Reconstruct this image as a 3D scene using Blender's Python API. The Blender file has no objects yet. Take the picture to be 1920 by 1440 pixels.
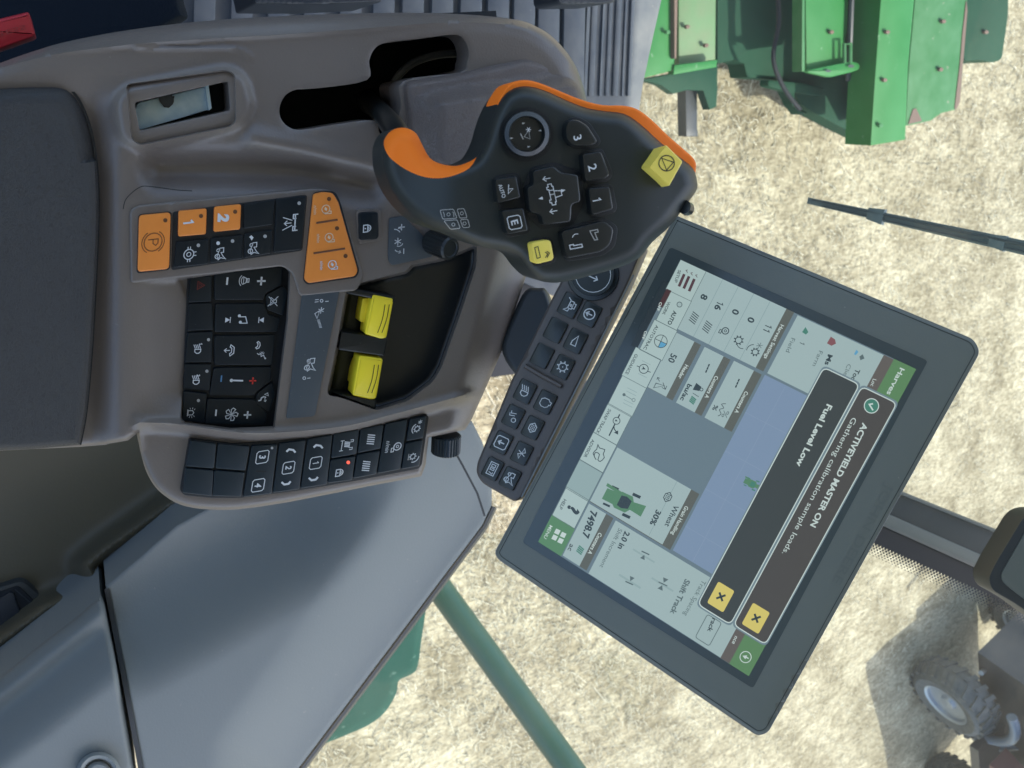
import bpy, math, random
import numpy as np
from mathutils import Vector, Matrix
from mathutils.geometry import delaunay_2d_cdt, tessellate_polygon
random.seed(7); rng = np.random.default_rng(7)

# ------------------------------------------------------------------ camera
FPX = 1442.0
GZ = 2.75                                              # camera height above the stubble
CAM = Vector((0, 0, GZ))
Zc = Vector((.48, .30, -.825)).normalized()            # world up, in (photo-up, photo-right, view) terms
Yc = Vector((1, -.13, 0)); Yc.z = -(Yc.x*Zc.x+Yc.y*Zc.y)/Zc.z; Yc.normalize()
Xc = Yc.cross(Zc)
U = Vector((Xc.x, Yc.x, Zc.x)); R = Vector((Xc.y, Yc.y, Zc.y)); F = Vector((Xc.z, Yc.z, Zc.z))
scene = bpy.context.scene
cd = bpy.data.cameras.new('camera'); cam = bpy.data.objects.new('camera', cd)
scene.collection.objects.link(cam); scene.camera = cam
cd.sensor_width = 36; cd.lens = 36*FPX/1920; cd.clip_start = .01; cd.clip_end = 500
M = Matrix.Identity(4)
for i, v in enumerate((U, -R, -F)):
    for j in range(3): M[j][i] = v[j]
M.translation = CAM; cam.matrix_world = M
cd.dof.use_dof = True; cd.dof.focus_distance = .54; cd.dof.aperture_fstop = 16

# ------------------------------------------------------------------ light
EXPO = 1.6
w = bpy.data.worlds.new('World'); scene.world = w; w.use_nodes = True
nt = w.node_tree; bg = nt.nodes['Background']; sky = nt.nodes.new('ShaderNodeTexSky')
SUN_EL, SUN_AZ = math.radians(57), math.radians(42)    # azimuth clockwise from forward (+Y)
sky.sky_type = 'NISHITA'; sky.sun_disc = False; sky.sun_elevation = SUN_EL; sky.sun_rotation = SUN_AZ
sky.air_density = 1.0; sky.dust_density = 2.5; sky.ozone_density = 1.0
nt.links.new(sky.outputs[0], bg.inputs[0]); bg.inputs[1].default_value = .15
sl = bpy.data.lights.new('sun', 'SUN'); sl.energy = 2.0; sl.angle = math.radians(.5); sl.color = (1, .95, .86)
so = bpy.data.objects.new('sun', sl); scene.collection.objects.link(so)
sd = Vector((math.sin(SUN_AZ)*math.cos(SUN_EL), math.cos(SUN_AZ)*math.cos(SUN_EL), math.sin(SUN_EL)))
so.rotation_euler = sd.to_track_quat('Z', 'Y').to_euler(); so.location = (0, 0, 8)
vs = scene.view_settings; vs.view_transform = 'Standard'; vs.look = 'None'; vs.gamma = 1; vs.exposure = EXPO
vs.use_curve_mapping = False
scene.render.engine = 'CYCLES'

# ------------------------------------------------------------------ helpers
def lin(c):
    return tuple(((v/255)/12.92 if v/255 <= .04045 else ((v/255+.055)/1.055)**2.4) for v in c)
def ray(px, py): return U*(px-960)+R*(py-720)+F*FPX
class Plane:
    def __init__(s, p0, n, a2=(0, 1), b2=(1, 0)):
        s.p0 = Vector(p0); s.n = Vector(n).normalized(); s.a2 = a2; s.b2 = b2
    def pt(s, px, py, h=0.0):
        d = ray(px, py); t = ((s.p0-CAM).dot(s.n)+h)/d.dot(s.n)
        return CAM+d*t
    def scale(s, px, py): return (s.pt(px+1, py)-s.pt(px, py)).length
    def frame(s, a2, b2): return Plane(s.p0, s.n, a2, b2)
def HP(z, a2=(-.03, 1), b2=(.99, -.12)): return Plane((0, 0, GZ+z), (0, 0, 1), a2, b2)
def at(px, py, depth): return CAM+ray(px, py)*(depth/FPX)

MATS = {}
TONE = {'taupe plastic': (.76, .745, .69), 'crinkled taupe skin': (.76, .70, .66), 'dark armrest skin': .46, 'navy black key': .6, 'slate pod key': .62, 'black plastic': .55, 'slate label': .62, 'monitor bezel': (1.0, .98, .88), 'monitor rim': .9, 'key bar plastic': .8, 'grey trim plastic': (.76, .77, .73), 'olive grey lining': (.66, .60, .46), 'rubber mat': .66, 'soft black grip': (.68, .74, .72), 'green paint': .52, 'worn green paint': .55, 'shaded green steel': .7, 'dusty green steel': .6, 'rail green': .7, 'fender green': .55, 'pillar trim': .7, 'pale pillar trim': .75, 'amber key': (1.12, .84, .65), 'printed white': .8, 'wiper metal': .45, 'wiper rubber': .4, 'tyre rubber': .7, 'rusty edge': .7}
def mat(name, col, rough=.5, metal=0, bump=None, spec=.5, var=None, emit=None, alpha=None, coat=0, dust=None):
    k_ = TONE.get(name, 1); sc_ = lambda c: tuple(v*(k_[i] if isinstance(k_, tuple) else k_) for i, v in enumerate(c))
    col = sc_(col); var = var and (var[0], var[1], sc_(var[2])); dust = dust and (dust[0], dust[1], sc_(dust[2]))
    m = bpy.data.materials.new(name); m.use_nodes = True; MATS[name] = m
    n = m.node_tree.nodes; L = m.node_tree.links; b = n['Principled BSDF']
    b.inputs['Base Color'].default_value = (*col, 1); b.inputs['Roughness'].default_value = rough
    b.inputs['Metallic'].default_value = metal; b.inputs['Specular IOR Level'].default_value = spec
    b.inputs['Coat Weight'].default_value = coat; b.inputs['Coat Roughness'].default_value = .15
    tc = n.new('ShaderNodeNewGeometry')
    if emit:
        b.inputs['Emission Color'].default_value = (*emit, 1); b.inputs['Emission Strength'].default_value = 2**-EXPO
    if var:                                     # (scale, amount, second colour)
        t = n.new('ShaderNodeTexNoise'); t.inputs['Scale'].default_value = var[0]; t.inputs['Detail'].default_value = 6
        L.new(tc.outputs['Position'], t.inputs['Vector'])
        r = n.new('ShaderNodeValToRGB'); r.color_ramp.elements[0].position = .5-var[1]; r.color_ramp.elements[1].position = .5+var[1]
        r.color_ramp.elements[0].color = (*col, 1); r.color_ramp.elements[1].color = (*var[2], 1)
        L.new(t.outputs[0], r.inputs[0]); L.new(r.outputs[0], b.inputs['Base Color'])
        src = r
    if dust:                                    # sparse pale specks: (scale, threshold, colour)
        t = n.new('ShaderNodeTexNoise'); t.inputs['Scale'].default_value = dust[0]; t.inputs['Detail'].default_value = 2
        L.new(tc.outputs['Position'], t.inputs['Vector'])
        r2 = n.new('ShaderNodeValToRGB'); r2.color_ramp.elements[0].position = dust[1]; r2.color_ramp.elements[1].position = dust[1]+.04
        L.new(t.outputs[0], r2.inputs[0])
        mx = n.new('ShaderNodeMix'); mx.data_type = 'RGBA'; L.new(r2.outputs[0], mx.inputs[0])
        if var: L.new(src.outputs[0], mx.inputs[6])
        else: mx.inputs[6].default_value = (*col, 1)
        mx.inputs[7].default_value = (*dust[2], 1); L.new(mx.outputs[2], b.inputs['Base Color'])
    if bump:                                    # (kind, scale, strength, distance)
        kind, sc, st, di = bump
        if kind == 'noise':
            t = n.new('ShaderNodeTexNoise'); t.inputs['Detail'].default_value = 3; out = t.outputs[0]
        else:
            t = n.new('ShaderNodeTexVoronoi'); t.feature = 'DISTANCE_TO_EDGE'; out = t.outputs[0]
        t.inputs['Scale'].default_value = sc
        if kind == 'voro':
            nz = n.new('ShaderNodeTexNoise'); nz.inputs['Scale'].default_value = sc*.7; nz.inputs['Detail'].default_value = 3
            L.new(tc.outputs['Position'], nz.inputs['Vector'])
            ad = n.new('ShaderNodeMixRGB'); ad.blend_type = 'ADD'; ad.inputs[0].default_value = 4.0/sc*1.5
            L.new(tc.outputs['Position'], ad.inputs[1]); L.new(nz.outputs['Color'], ad.inputs[2]); L.new(ad.outputs[0], t.inputs['Vector'])
            cr = n.new('ShaderNodeValToRGB'); cr.color_ramp.elements[1].position = .12; L.new(out, cr.inputs[0]); out = cr.outputs[0]
        else: L.new(tc.outputs['Position'], t.inputs['Vector'])
        bp = n.new('ShaderNodeBump'); bp.inputs['Strength'].default_value = st; bp.inputs['Distance'].default_value = di
        L.new(out, bp.inputs['Height']); L.new(bp.outputs[0], b.inputs['Normal'])
    return m
def emat(name, srgb, k=.92):
    c = tuple(v*k for v in lin(srgb))
    return mat(name, (.01, .012, .013), .32, emit=c, spec=.35)

def pip(X, Y, poly):
    ins = np.zeros(X.shape, bool); n = len(poly)
    for i in range(n):
        x1, y1 = poly[i]; x2, y2 = poly[(i+1) % n]
        if y1 == y2: continue
        c = ((y1 > Y) != (y2 > Y)) & (X < (x2-x1)*(Y-y1)/(y2-y1)+x1)
        ins ^= c
    return ins
def dist(X, Y, pts, closed=True):
    d = np.full(X.shape, 1e9); n = len(pts)
    for i in range(n if closed else n-1):
        x1, y1 = pts[i]; x2, y2 = pts[(i+1) % n]; dx, dy = x2-x1, y2-y1; L = dx*dx+dy*dy+1e-12
        t = np.clip(((X-x1)*dx+(Y-y1)*dy)/L, 0, 1)
        d = np.minimum(d, np.hypot(X-x1-t*dx, Y-y1-t*dy))
    return d
def sstep(a, b, x): t = np.clip((x-a)/(b-a), 0, 1); return t*t*(3-2*t)
def catmull(pts, k=6, closed=True):
    out = []; n = len(pts)
    rngi = range(n) if closed else range(n-1)
    g = (lambda i: pts[i % n]) if closed else (lambda i: pts[max(0, min(n-1, i))])
    for i in rngi:
        p0, p1, p2, p3 = (np.array(g(i+j), float) for j in (-1, 0, 1, 2))
        for s in range(k):
            t = s/k
            out.append(tuple(.5*((2*p1)+(-p0+p2)*t+(2*p0-5*p1+4*p2-p3)*t*t+(-p0+3*p1-3*p2+p3)*t**3)))
    if not closed: out.append(tuple(map(float, pts[-1])))
    return out
def rnd(pts, r=4, k=4):                        # round the corners of a polygon
    out = []; n = len(pts)
    for i in range(n):
        a, b, c = (np.array(pts[(i+j) % n], float) for j in (-1, 0, 1))
        u = a-b; v = c-b; lu = np.hypot(*u); lv = np.hypot(*v); rr = min(r, lu*.45, lv*.45)
        p = b+u/lu*rr; q = b+v/lv*rr
        for s in range(k+1):
            t = s/k; out.append(tuple((1-t)**2*p+2*t*(1-t)*b+t*t*q))
    return out
def area(p): return .5*sum(p[i][0]*p[(i+1) % len(p)][1]-p[(i+1) % len(p)][0]*p[i][1] for i in range(len(p)))
def inset(p, d):
    n = len(p); s = 1 if area(p) > 0 else -1; out = []
    for i in range(n):
        a, b, c = (np.array(p[(i+j) % n], float) for j in (-1, 0, 1))
        e1 = b-a; e2 = c-b; e1 = e1/(np.hypot(*e1)+1e-9); e2 = e2/(np.hypot(*e2)+1e-9)
        nn = np.array([-(e1+e2)[1], (e1+e2)[0]])*s; L = np.hypot(*nn)+1e-9; nn = nn/L
        k = max(.5, (L/2)); out.append(tuple(b+nn*d/k))
    return out
def resample(p, step, closed=True):
    out = []; n = len(p)
    for i in range(n if closed else n-1):
        a = np.array(p[i], float); b = np.array(p[(i+1) % n], float); m = max(1, int(round(np.hypot(*(b-a))/step)))
        for s in range(m): out.append(tuple(a+(b-a)*s/m))
    return out

class MB:
    def __init__(s): s.v = []; s.f = []; s.m = []
    def add(s, vs, fs, mi=0):
        o = len(s.v); s.v += [tuple(v) for v in vs]
        for f in fs:
            s.f.append(tuple(i+o for i in f)); s.m.append(mi if isinstance(mi, int) else 0)
    def build(s, name, mats, parent=None, label=None, cat=None, group=None, kind=None, ang=38, recalc=False):
        me = bpy.data.meshes.new(name); me.from_pydata(s.v, [], s.f); me.validate(verbose=False)
        if not isinstance(mats, (list, tuple)): mats = [mats]
        for m in mats: me.materials.append(m)
        if len(me.polygons) == len(s.m): me.polygons.foreach_set('material_index', s.m)
        me.polygons.foreach_set('use_smooth', [True]*len(me.polygons))
        me.set_sharp_from_angle(angle=math.radians(ang)); me.update()
        o = bpy.data.objects.new(name, me); scene.collection.objects.link(o)
        if parent: o.parent = parent; o.matrix_parent_inverse = parent.matrix_world.inverted()
        tag(o, label, cat, group, kind); return o
    # --- shapes
    def quad(s, a, b, c, d, mi=0): s.add([a, b, c, d], [(0, 1, 2, 3)], mi)
    def plate(s, P, poly, h0, h1, r=1.5, mi=0, bottom=False, rd=None):
        if area(poly) < 0: poly = poly[::-1]
        n = len(poly); sc = P.scale(*poly[0]); rd = r*sc if rd is None else rd
        rings = [(0, h0), (0, h1-rd), (r*.3, h1-rd*.3), (r, h1)] if r > 0 else [(0, h0), (0, h1)]
        vs = []
        for d, h in rings:
            q = inset(poly, d) if d > 0 else poly
            vs += [P.pt(x, y, h) for x, y in q]
        # straight walls: bottom ring directly below the upper one
        for i in range(n): vs[i] = vs[n+i]+P.n*(h0-(rings[1][1]))
        fs = []
        for k in range(len(rings)-1):
            for i in range(n): j = (i+1) % n; fs.append((k*n+i, k*n+j, (k+1)*n+j, (k+1)*n+i))
        fs.append(tuple((len(rings)-1)*n+i for i in range(n)))
        if bottom: fs.append(tuple(reversed(range(n))))
        s.add(vs, fs, mi)
    def flat(s, P, poly, h, mi=0): s.add([P.pt(x, y, h) for x, y in poly], [tuple(range(len(poly)))], mi)
    def flatc(s, P, poly, h, mi=0):           # concave fill
        tr = tessellate_polygon([[Vector((x, y, 0)) for x, y in poly]])
        s.add([P.pt(x, y, h) for x, y in poly], [tuple(t) for t in tr], mi)
    def ribbon(s, P, pts, w, h, mi=0, closed=False):
        n = len(pts)
        if n < 2: return
        vs = []
        for i in range(n):
            if closed: a, b, c = (np.array(pts[(i+j) % n], float) for j in (-1, 0, 1))
            else: a, b, c = np.array(pts[max(0, i-1)], float), np.array(pts[i], float), np.array(pts[min(n-1, i+1)], float)
            e1 = b-a; e2 = c-b; l1 = np.hypot(*e1); l2 = np.hypot(*e2)
            e1 = e1/l1 if l1 > 1e-9 else e2/l2; e2 = e2/l2 if l2 > 1e-9 else e1
            t = e1+e2; L = np.hypot(*t)
            if L < .2: t = e1; L = 1
            nn = np.array([-t[1], t[0]])/L; k = max(.6, (L/2) if L != 1 else 1)
            for sg in (-1, 1): vs.append(P.pt(*(b+nn*sg*w/2/k), h))
        fs = [(2*i, 2*((i+1) % n), 2*((i+1) % n)+1, 2*i+1) for i in range(n if closed else n-1)]
        s.add(vs, fs, mi)
    def ridge(s, P, pts, w, h0, h1, mi=0):     # raised rounded bar along a line
        n = len(pts); vs = []; prof = [(-.5, 0), (-.42, .7), (-.2, 1), (.2, 1), (.42, .7), (.5, 0)]
        for i in range(n):
            a = np.array(pts[max(0, i-1)], float); c = np.array(pts[min(n-1, i+1)], float); t = (c-a)/np.hypot(*(c-a)); nn = np.array([-t[1], t[0]])
            for u, v in prof: vs.append(P.pt(*(np.array(pts[i])+nn*u*w), h0+(h1-h0)*v))
        m = len(prof); fs = [(i*m+j, i*m+j+1, (i+1)*m+j+1, (i+1)*m+j) for i in range(n-1) for j in range(m-1)]
        fs += [tuple(range(m)), tuple((n-1)*m+j for j in range(m))[::-1]]
        s.add(vs, fs, mi)
    def disc(s, P, x, y, r, h, mi=0, k=20, ry=None):
        s.flat(P, [(x+r*math.cos(2*math.pi*i/k), y+(ry or r)*math.sin(2*math.pi*i/k)) for i in range(k)], h, mi)
    def ring(s, P, x, y, r, w, h, mi=0, k=24):
        s.ribbon(P, [(x+r*math.cos(2*math.pi*i/k), y+r*math.sin(2*math.pi*i/k)) for i in range(k)], w, h, mi, True)
    def tube(s, pts, rads, k=12, mi=0, cap=True):
        n = len(pts); vs = []; pts = [Vector(p) for p in pts]
        if not isinstance(rads, (list, tuple)): rads = [rads]*n
        ref = None
        for i in range(n):
            t = (pts[min(n-1, i+1)]-pts[max(0, i-1)]).normalized()
            if ref is None: ref = t.orthogonal()
            a = (ref-t*ref.dot(t)).normalized(); ref = a; b = t.cross(a)
            for j in range(k):
                th = 2*math.pi*j/k; vs.append(pts[i]+(a*math.cos(th)+b*math.sin(th))*rads[i])
        fs = [(i*k+j, i*k+(j+1) % k, (i+1)*k+(j+1) % k, (i+1)*k+j) for i in range(n-1) for j in range(k)]
        if cap: fs += [tuple(range(k))[::-1], tuple((n-1)*k+j for j in range(k))]
        s.add(vs, fs, mi)
    def text(s, P, txt, p0, p1, cap, h, mi=0, bold=0.0):
        """text whose baseline runs from pixel p0 to p1, capital height cap pixels"""
        c = bpy.data.curves.new('t', 'FONT'); c.body = txt; c.resolution_u = 3; c.offset = bold; c.fill_mode = 'FRONT'
        o = bpy.data.objects.new('t', c); me = o.to_mesh()
        if me is None or not len(me.vertices): bpy.data.objects.remove(o); return
        xs = [v.co.x for v in me.vertices]; x0, x1 = min(xs), max(xs)
        a = np.array(p0, float); b = np.array(p1, float); A = P.pt(*a, h); B = P.pt(*b, h)
        d = (B-A); u = d.normalized(); up = P.n.cross(u)
        q = P.pt(*(a+np.array(P.b2)), h)-A
        if up.dot(q) < 0: up = -up
        ks = d.length/(x1-x0); ky = cap*P.scale(*p0)/.70
        s.add([A+u*((v.co.x-x0)*ks)+up*(v.co.y*ky) for v in me.vertices], [tuple(p.vertices) for p in me.polygons], mi)
        o.to_mesh_clear(); bpy.data.objects.remove(o); bpy.data.curves.remove(c)
    def word(s, P, txt, c, hgt, h, mi=0, bold=0., wid=.62):      # short centred text, natural proportions
        if '1' in txt and len(txt) < 3:                            # a numeral one with its flag
            a = np.array(P.a2, float); n_ = len(txt)
            for i, ch in enumerate(txt):
                c2 = tuple(np.array(c)+a*(i-(n_-1)/2)*hgt*.68)
                if ch == '1': s.icon(P, c2, hgt/2, [('l', [(-.42, .52), (.08, .95), (.08, -1)], max(1.3, hgt*(.11+bold*1.3)))], h, mi)
                else: s.word(P, ch, c2, hgt, h, mi, bold, wid)
            return
        c_ = bpy.data.curves.new('t', 'FONT'); c_.body = txt; c_.resolution_u = 3; c_.offset = bold; c_.fill_mode = 'FRONT'
        o = bpy.data.objects.new('t', c_); me = o.to_mesh()
        if me is None or not len(me.vertices): bpy.data.objects.remove(o); return
        xs = [v.co.x for v in me.vertices]; ys = [v.co.y for v in me.vertices]; mx, my = (min(xs)+max(xs))/2, (min(ys)+max(ys))/2
        A = P.pt(*c, h); a = np.array(P.a2, float); u = (P.pt(*(np.array(c)+a), h)-A).normalized(); up = P.n.cross(u)
        if up.dot(P.pt(*(np.array(c)+np.array(P.b2)), h)-A) < 0: up = -up
        k = hgt*P.scale(*c)/.72; kx = k*(wid/.62 if wid > .62 or len(txt) > 2 else 1)
        if txt == 'n/min': kx = k*.9
        s.add([A+u*((v.co.x-mx)*kx)+up*((v.co.y-my)*k) for v in me.vertices], [tuple(p.vertices) for p in me.polygons], mi)
        o.to_mesh_clear(); bpy.data.objects.remove(o); bpy.data.curves.remove(c_)
    def icon(s, P, c, r, prims, h, mi=0):
        a = np.array(P.a2, float); b = np.array(P.b2, float)
        def T(p): return tuple(np.array(c)+a*p[0]*r+b*p[1]*r)
        for k in prims:
            if k[0] == 'l': s.ribbon(P, [T(p) for p in k[1]], k[2] if len(k) > 2 else 1.5, h, mi)
            elif k[0] == 'L': s.ribbon(P, [T(p) for p in k[1]], k[2] if len(k) > 2 else 1.5, h, mi, True)
            elif k[0] == 'p': s.flatc(P, [T(p) for p in k[1]], h, mi)
            elif k[0] == 'c':
                x, y, q = k[1:4]; wd = k[4] if len(k) > 4 else 1.5
                s.ribbon(P, [T((x+q*math.cos(t), y+q*math.sin(t))) for t in np.linspace(0, 2*math.pi, 17)[:-1]], wd, h, mi, True)
            elif k[0] == 'a':                   # arc
                x, y, q, t0, t1 = k[1:6]; wd = k[6] if len(k) > 6 else 1.5
                s.ribbon(P, [T((x+q*math.cos(t), y+q*math.sin(t))) for t in np.linspace(math.radians(t0), math.radians(t1), 10)], wd, h, mi)
            elif k[0] == 'd': s.flat(P, [T((k[1]+k[3-0]*math.cos(t), k[2]+k[3]*math.sin(t))) for t in np.linspace(0, 2*math.pi, 13)[:-1]], h, mi)
    def sheet(s, P, outer, holes=(), cons=(), h=None, r=0, rd=0, rh=0, rhd=0, step=8, skirt=.02, hskirt=None, mi=0, matf=None, rfun=None):
        if area(outer) < 0: outer = outer[::-1]
        outer = resample(outer, step); holes = [resample(q, step*.7) for q in holes]; cons = [(resample(q, step*.6, cl), cl) for q, cl in cons]
        V = []; E = []
        def loop(q, cl=True):
            o = len(V); V.extend(q); n = len(q); E.extend((o+i, o+(i+1) % n) for i in range(n if cl else n-1)); return o
        loops = [(loop(outer), len(outer))]+[(loop(q), len(q)) for q in holes]
        for q, cl in cons: loop(q, cl)
        xs, ys = zip(*outer); pts = []
        if r > 0:
            for d in (.12, .3, .55, .8, 1.0):
                pts += inset(outer, r*d)
        if rh > 0:
            for q in holes:
                q2 = q if area(q) < 0 else q[::-1]
                for d in (.3, .65, 1.0): pts += inset(q2, rh*d)
        nring = len(pts)
        gx = np.arange(min(xs), max(xs), step); gy = np.arange(min(ys), max(ys), step*.87)
        for j, y in enumerate(gy):
            for x in gx: pts.append((x+(j % 2)*step/2, y))
        A = np.array(pts); X, Y = A[:, 0], A[:, 1]; D = dist(X, Y, outer); ok = pip(X, Y, outer)
        isr = np.arange(len(pts)) < nring
        ok &= np.where(isr, D > r*.09, D > max(r*1.02, step*.45))
        for q in holes: dq = dist(X, Y, q); ok &= ~pip(X, Y, q) & (dq > np.where(isr, rh*.25, max(rh*1.05, step*.4)))
        for q, cl in cons: ok &= dist(X, Y, q, cl) > step*.3
        V += [tuple(p) for p in A[ok]]
        res = delaunay_2d_cdt([Vector(v) for v in V], E, [], 0, 1e-5)
        NV = np.array([tuple(v) for v in res[0]]); T = np.array([t for t in res[2] if len(t) == 3])
        C = NV[T].mean(axis=1); k = pip(C[:, 0], C[:, 1], outer)
        for q in holes: k &= ~pip(C[:, 0], C[:, 1], q)
        T = T[k]; C = C[k]
        def H(X, Y):
            z = h(X, Y) if h else np.zeros(X.shape)
            if r > 0:
                d = dist(X, Y, outer); rr = rfun(X, Y)*r if rfun else r
                q = np.clip(1-d/rr, 0, 1); z = z-rd*(1-np.sqrt(np.maximum(0, 1-q*q)))*(rfun(X, Y) if rfun else 1)
            if rh > 0:
                for qq in holes:
                    q = np.clip(1-dist(X, Y, qq)/rh, 0, 1); z = z-rhd*(1-np.sqrt(np.maximum(0, 1-q*q)))
            return z
        Z = H(NV[:, 0], NV[:, 1])
        vs = [P.pt(x, y, z) for (x, y), z in zip(NV, Z)]
        fs = []
        ms = matf(C[:, 0], C[:, 1]) if matf else None
        o = len(s.v); s.v += [tuple(v) for v in vs]
        for i, t in enumerate(T):
            a, b, c = (NV[j] for j in t)
            if (b[0]-a[0])*(c[1]-a[1])-(b[1]-a[1])*(c[0]-a[0]) > 0: t = t[::-1]
            s.f.append(tuple(int(j)+o for j in t)); s.m.append(int(ms[i]) if ms is not None else mi)
        for li, q in enumerate([outer]+holes):
            q = np.array(q); z = H(q[:, 0], q[:, 1]); top = [P.pt(x, y, zz) for (x, y), zz in zip(q, z)]
            sk = skirt if li == 0 else (hskirt if hskirt is not None else skirt)
            if sk <= 0: continue
            n = len(q); bot = [t-P.n*sk for t in top]
            s.add(top+bot, [(i, (i+1) % n, n+(i+1) % n, n+i) for i in range(n)], mi)
    def box(s, c, sz, rot=0, mi=0, bev=0):
        cx, cy, cz = c; hx, hy, hz = (k/2 for k in sz); vs = []
        for z in (-hz, hz):
            for x, y in ((-hx, -hy), (hx, -hy), (hx, hy), (-hx, hy)):
                vs.append((cx+x*math.cos(rot)-y*math.sin(rot), cy+x*math.sin(rot)+y*math.cos(rot), cz+z))
        s.add(vs, [(3, 2, 1, 0), (4, 5, 6, 7), (0, 1, 5, 4), (1, 2, 6, 5), (2, 3, 7, 6), (3, 0, 4, 7)], mi)

def tag(o, label=None, cat=None, group=None, kind=None):
    if label: o['label'] = label
    if cat: o['category'] = cat
    if group: o['group'] = group
    if kind: o['kind'] = kind
    return o
def empty(name, loc, label, cat, group=None):
    o = bpy.data.objects.new(name, None); o.location = loc; o.empty_display_size = .05; scene.collection.objects.link(o)
    bpy.context.view_layer.update(); return tag(o, label, cat, group)

# ------------------------------------------------------------------ materials
m_taupe = mat('taupe plastic', (.192, .166, .156), .36, bump=('noise', 600, .35, .0005), var=(35, .35, (.202, .176, .166)), dust=(420, .74, (.24, .22, .2)))
m_leath = mat('crinkled taupe skin', (.165, .145, .14), .40, bump=('voro', 330, .6, .0008))
m_pad = mat('dark armrest skin', (.060, .058, .058), .5, bump=('voro', 520, .5, .0004), var=(30, .3, (.072, .070, .068)))
m_key = mat('navy black key', (.006, .014, .021), .40, spec=.35, bump=('noise', 1200, .12, .0003), dust=(520, .75, (.08, .09, .1)))
m_pod = mat('slate pod key', (.011, .028, .042), .40, spec=.4, bump=('noise', 1200, .12, .0003), dust=(520, .74, (.09, .1, .11)))
m_gap = mat('key gap', (.004, .006, .008), .6)
m_orange = mat('amber key', (.66, .27, .055), .42, bump=('noise', 900, .1, .0003), var=(200, .4, (.70, .30, .06)))
m_white = mat('printed white', (.75, .78, .80), .5)
m_dim = mat('printed dim grey', (.36, .36, .35), .5)
m_brown = mat('printed brown', (.12, .045, .015), .5)
m_red = mat('printed red', (.55, .03, .02), .5)
m_dred = mat('printed dull red', (.14, .012, .01), .5)
m_blue = mat('printed blue', (.06, .18, .34), .5)
m_tray = mat('black plastic', (.012, .016, .017), .38, bump=('noise', 900, .12, .0004), dust=(300, .76, (.1, .1, .1)))
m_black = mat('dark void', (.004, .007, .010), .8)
m_label = mat('slate label', (.085, .105, .120), .5, dust=(500, .74, (.2, .2, .2)))
m_yel = mat('yellow plastic', (.97, .76, .03), .38, bump=('noise', 300, .1, .0006), var=(90, .3, (.98, .79, .04)))
m_yelp = mat('pale yellow key', (.88, .70, .12), .45)
m_grip = mat('soft black grip', (.030, .036, .038), .45, spec=.4, bump=('noise', 1400, .15, .0003), dust=(260, .77, (.09, .09, .09)))
m_gkey = mat('lever key', (.012, .015, .016), .28)
m_gor = mat('orange soft trim', (1.0, .215, .018), .6, spec=.2)
m_steel = mat('zinc steel', (.42, .62, .74), .30, metal=.1, var=(150, .25, (.66, .82, .90)))
m_bez = mat('monitor bezel', (.125, .142, .140), .45, bump=('noise', 700, .25, .0004), var=(10, .3, (.142, .160, .157)), dust=(260, .76, (.22, .22, .22)))
m_bezr = mat('monitor rim', (.16, .17, .17), .32)
m_glass = mat('screen glass', (.055, .072, .075), .22, spec=.5, var=(14, .3, (.065, .083, .085)), dust=(240, .77, (.14, .15, .15)))
m_bar = mat('key bar plastic', (.105, .090, .084), .45, bump=('noise', 1200, .12, .0003))
m_bkey = mat('bar key', (.010, .015, .016), .35)
m_panel = mat('grey trim plastic', (.245, .268, .278), .68, spec=.3, bump=('noise', 380, .25, .0008), var=(6, .3, (.262, .282, .29)), dust=(120, .75, (.33, .33, .32)))
m_olive = mat('olive grey lining', (.125, .122, .100), .6, bump=('noise', 350, .3, .001), var=(5, .3, (.138, .134, .11)))
m_mat = mat('rubber mat', (.135, .155, .178), .55, var=(22, .22, (.26, .265, .26)), dust=(160, .72, (.35, .34, .3)), bump=('noise', 60, .1, .002))
m_dark = mat('dark cab plastic', (.016, .022, .03), .5)
m_redb = mat('red buckle', (.42, .02, .03), .3)
m_rub = mat('rubber seal', (.02, .024, .026), .6)
m_pill = mat('pillar trim', (.05, .058, .06), .5)
m_pill2 = mat('pale pillar trim', (.19, .20, .18), .5)
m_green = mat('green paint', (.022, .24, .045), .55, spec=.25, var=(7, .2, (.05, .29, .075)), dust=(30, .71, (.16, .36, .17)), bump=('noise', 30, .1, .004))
m_greenw = mat('worn green paint', (.04, .21, .06), .6, spec=.25, var=(16, .22, (.09, .27, .11)), dust=(26, .69, (.30, .33, .22)))
m_greend = mat('shaded green steel', (.010, .055, .030), .7, spec=.15, var=(5, .3, (.016, .075, .04)))  # header green darkened in colour to stand for steel in shadow
m_tan = mat('dusty green steel', (.16, .22, .10), .6, var=(9, .2, (.10, .26, .09)))
m_rust = mat('rusty edge', (.16, .10, .07), .7)
m_blk = mat('black steel', (.02, .025, .028), .5)
m_railg = mat('rail green', (.022, .105, .078), .4, var=(4, .3, (.03, .13, .09)))
m_tyre = mat('tyre rubber', (.055, .065, .068), .6, var=(25, .25, (.12, .135, .13)))
m_chrome = mat('rim metal', (.30, .34, .38), .38, metal=.6)
m_atv = mat('dark atv plastic', (.022, .025, .028), .4, var=(9, .3, (.05, .045, .04)))
m_atvb = mat('blue grey tube', (.10, .14, .19), .35)
m_atvr = mat('dull red plastic', (.12, .03, .03), .4)

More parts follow.
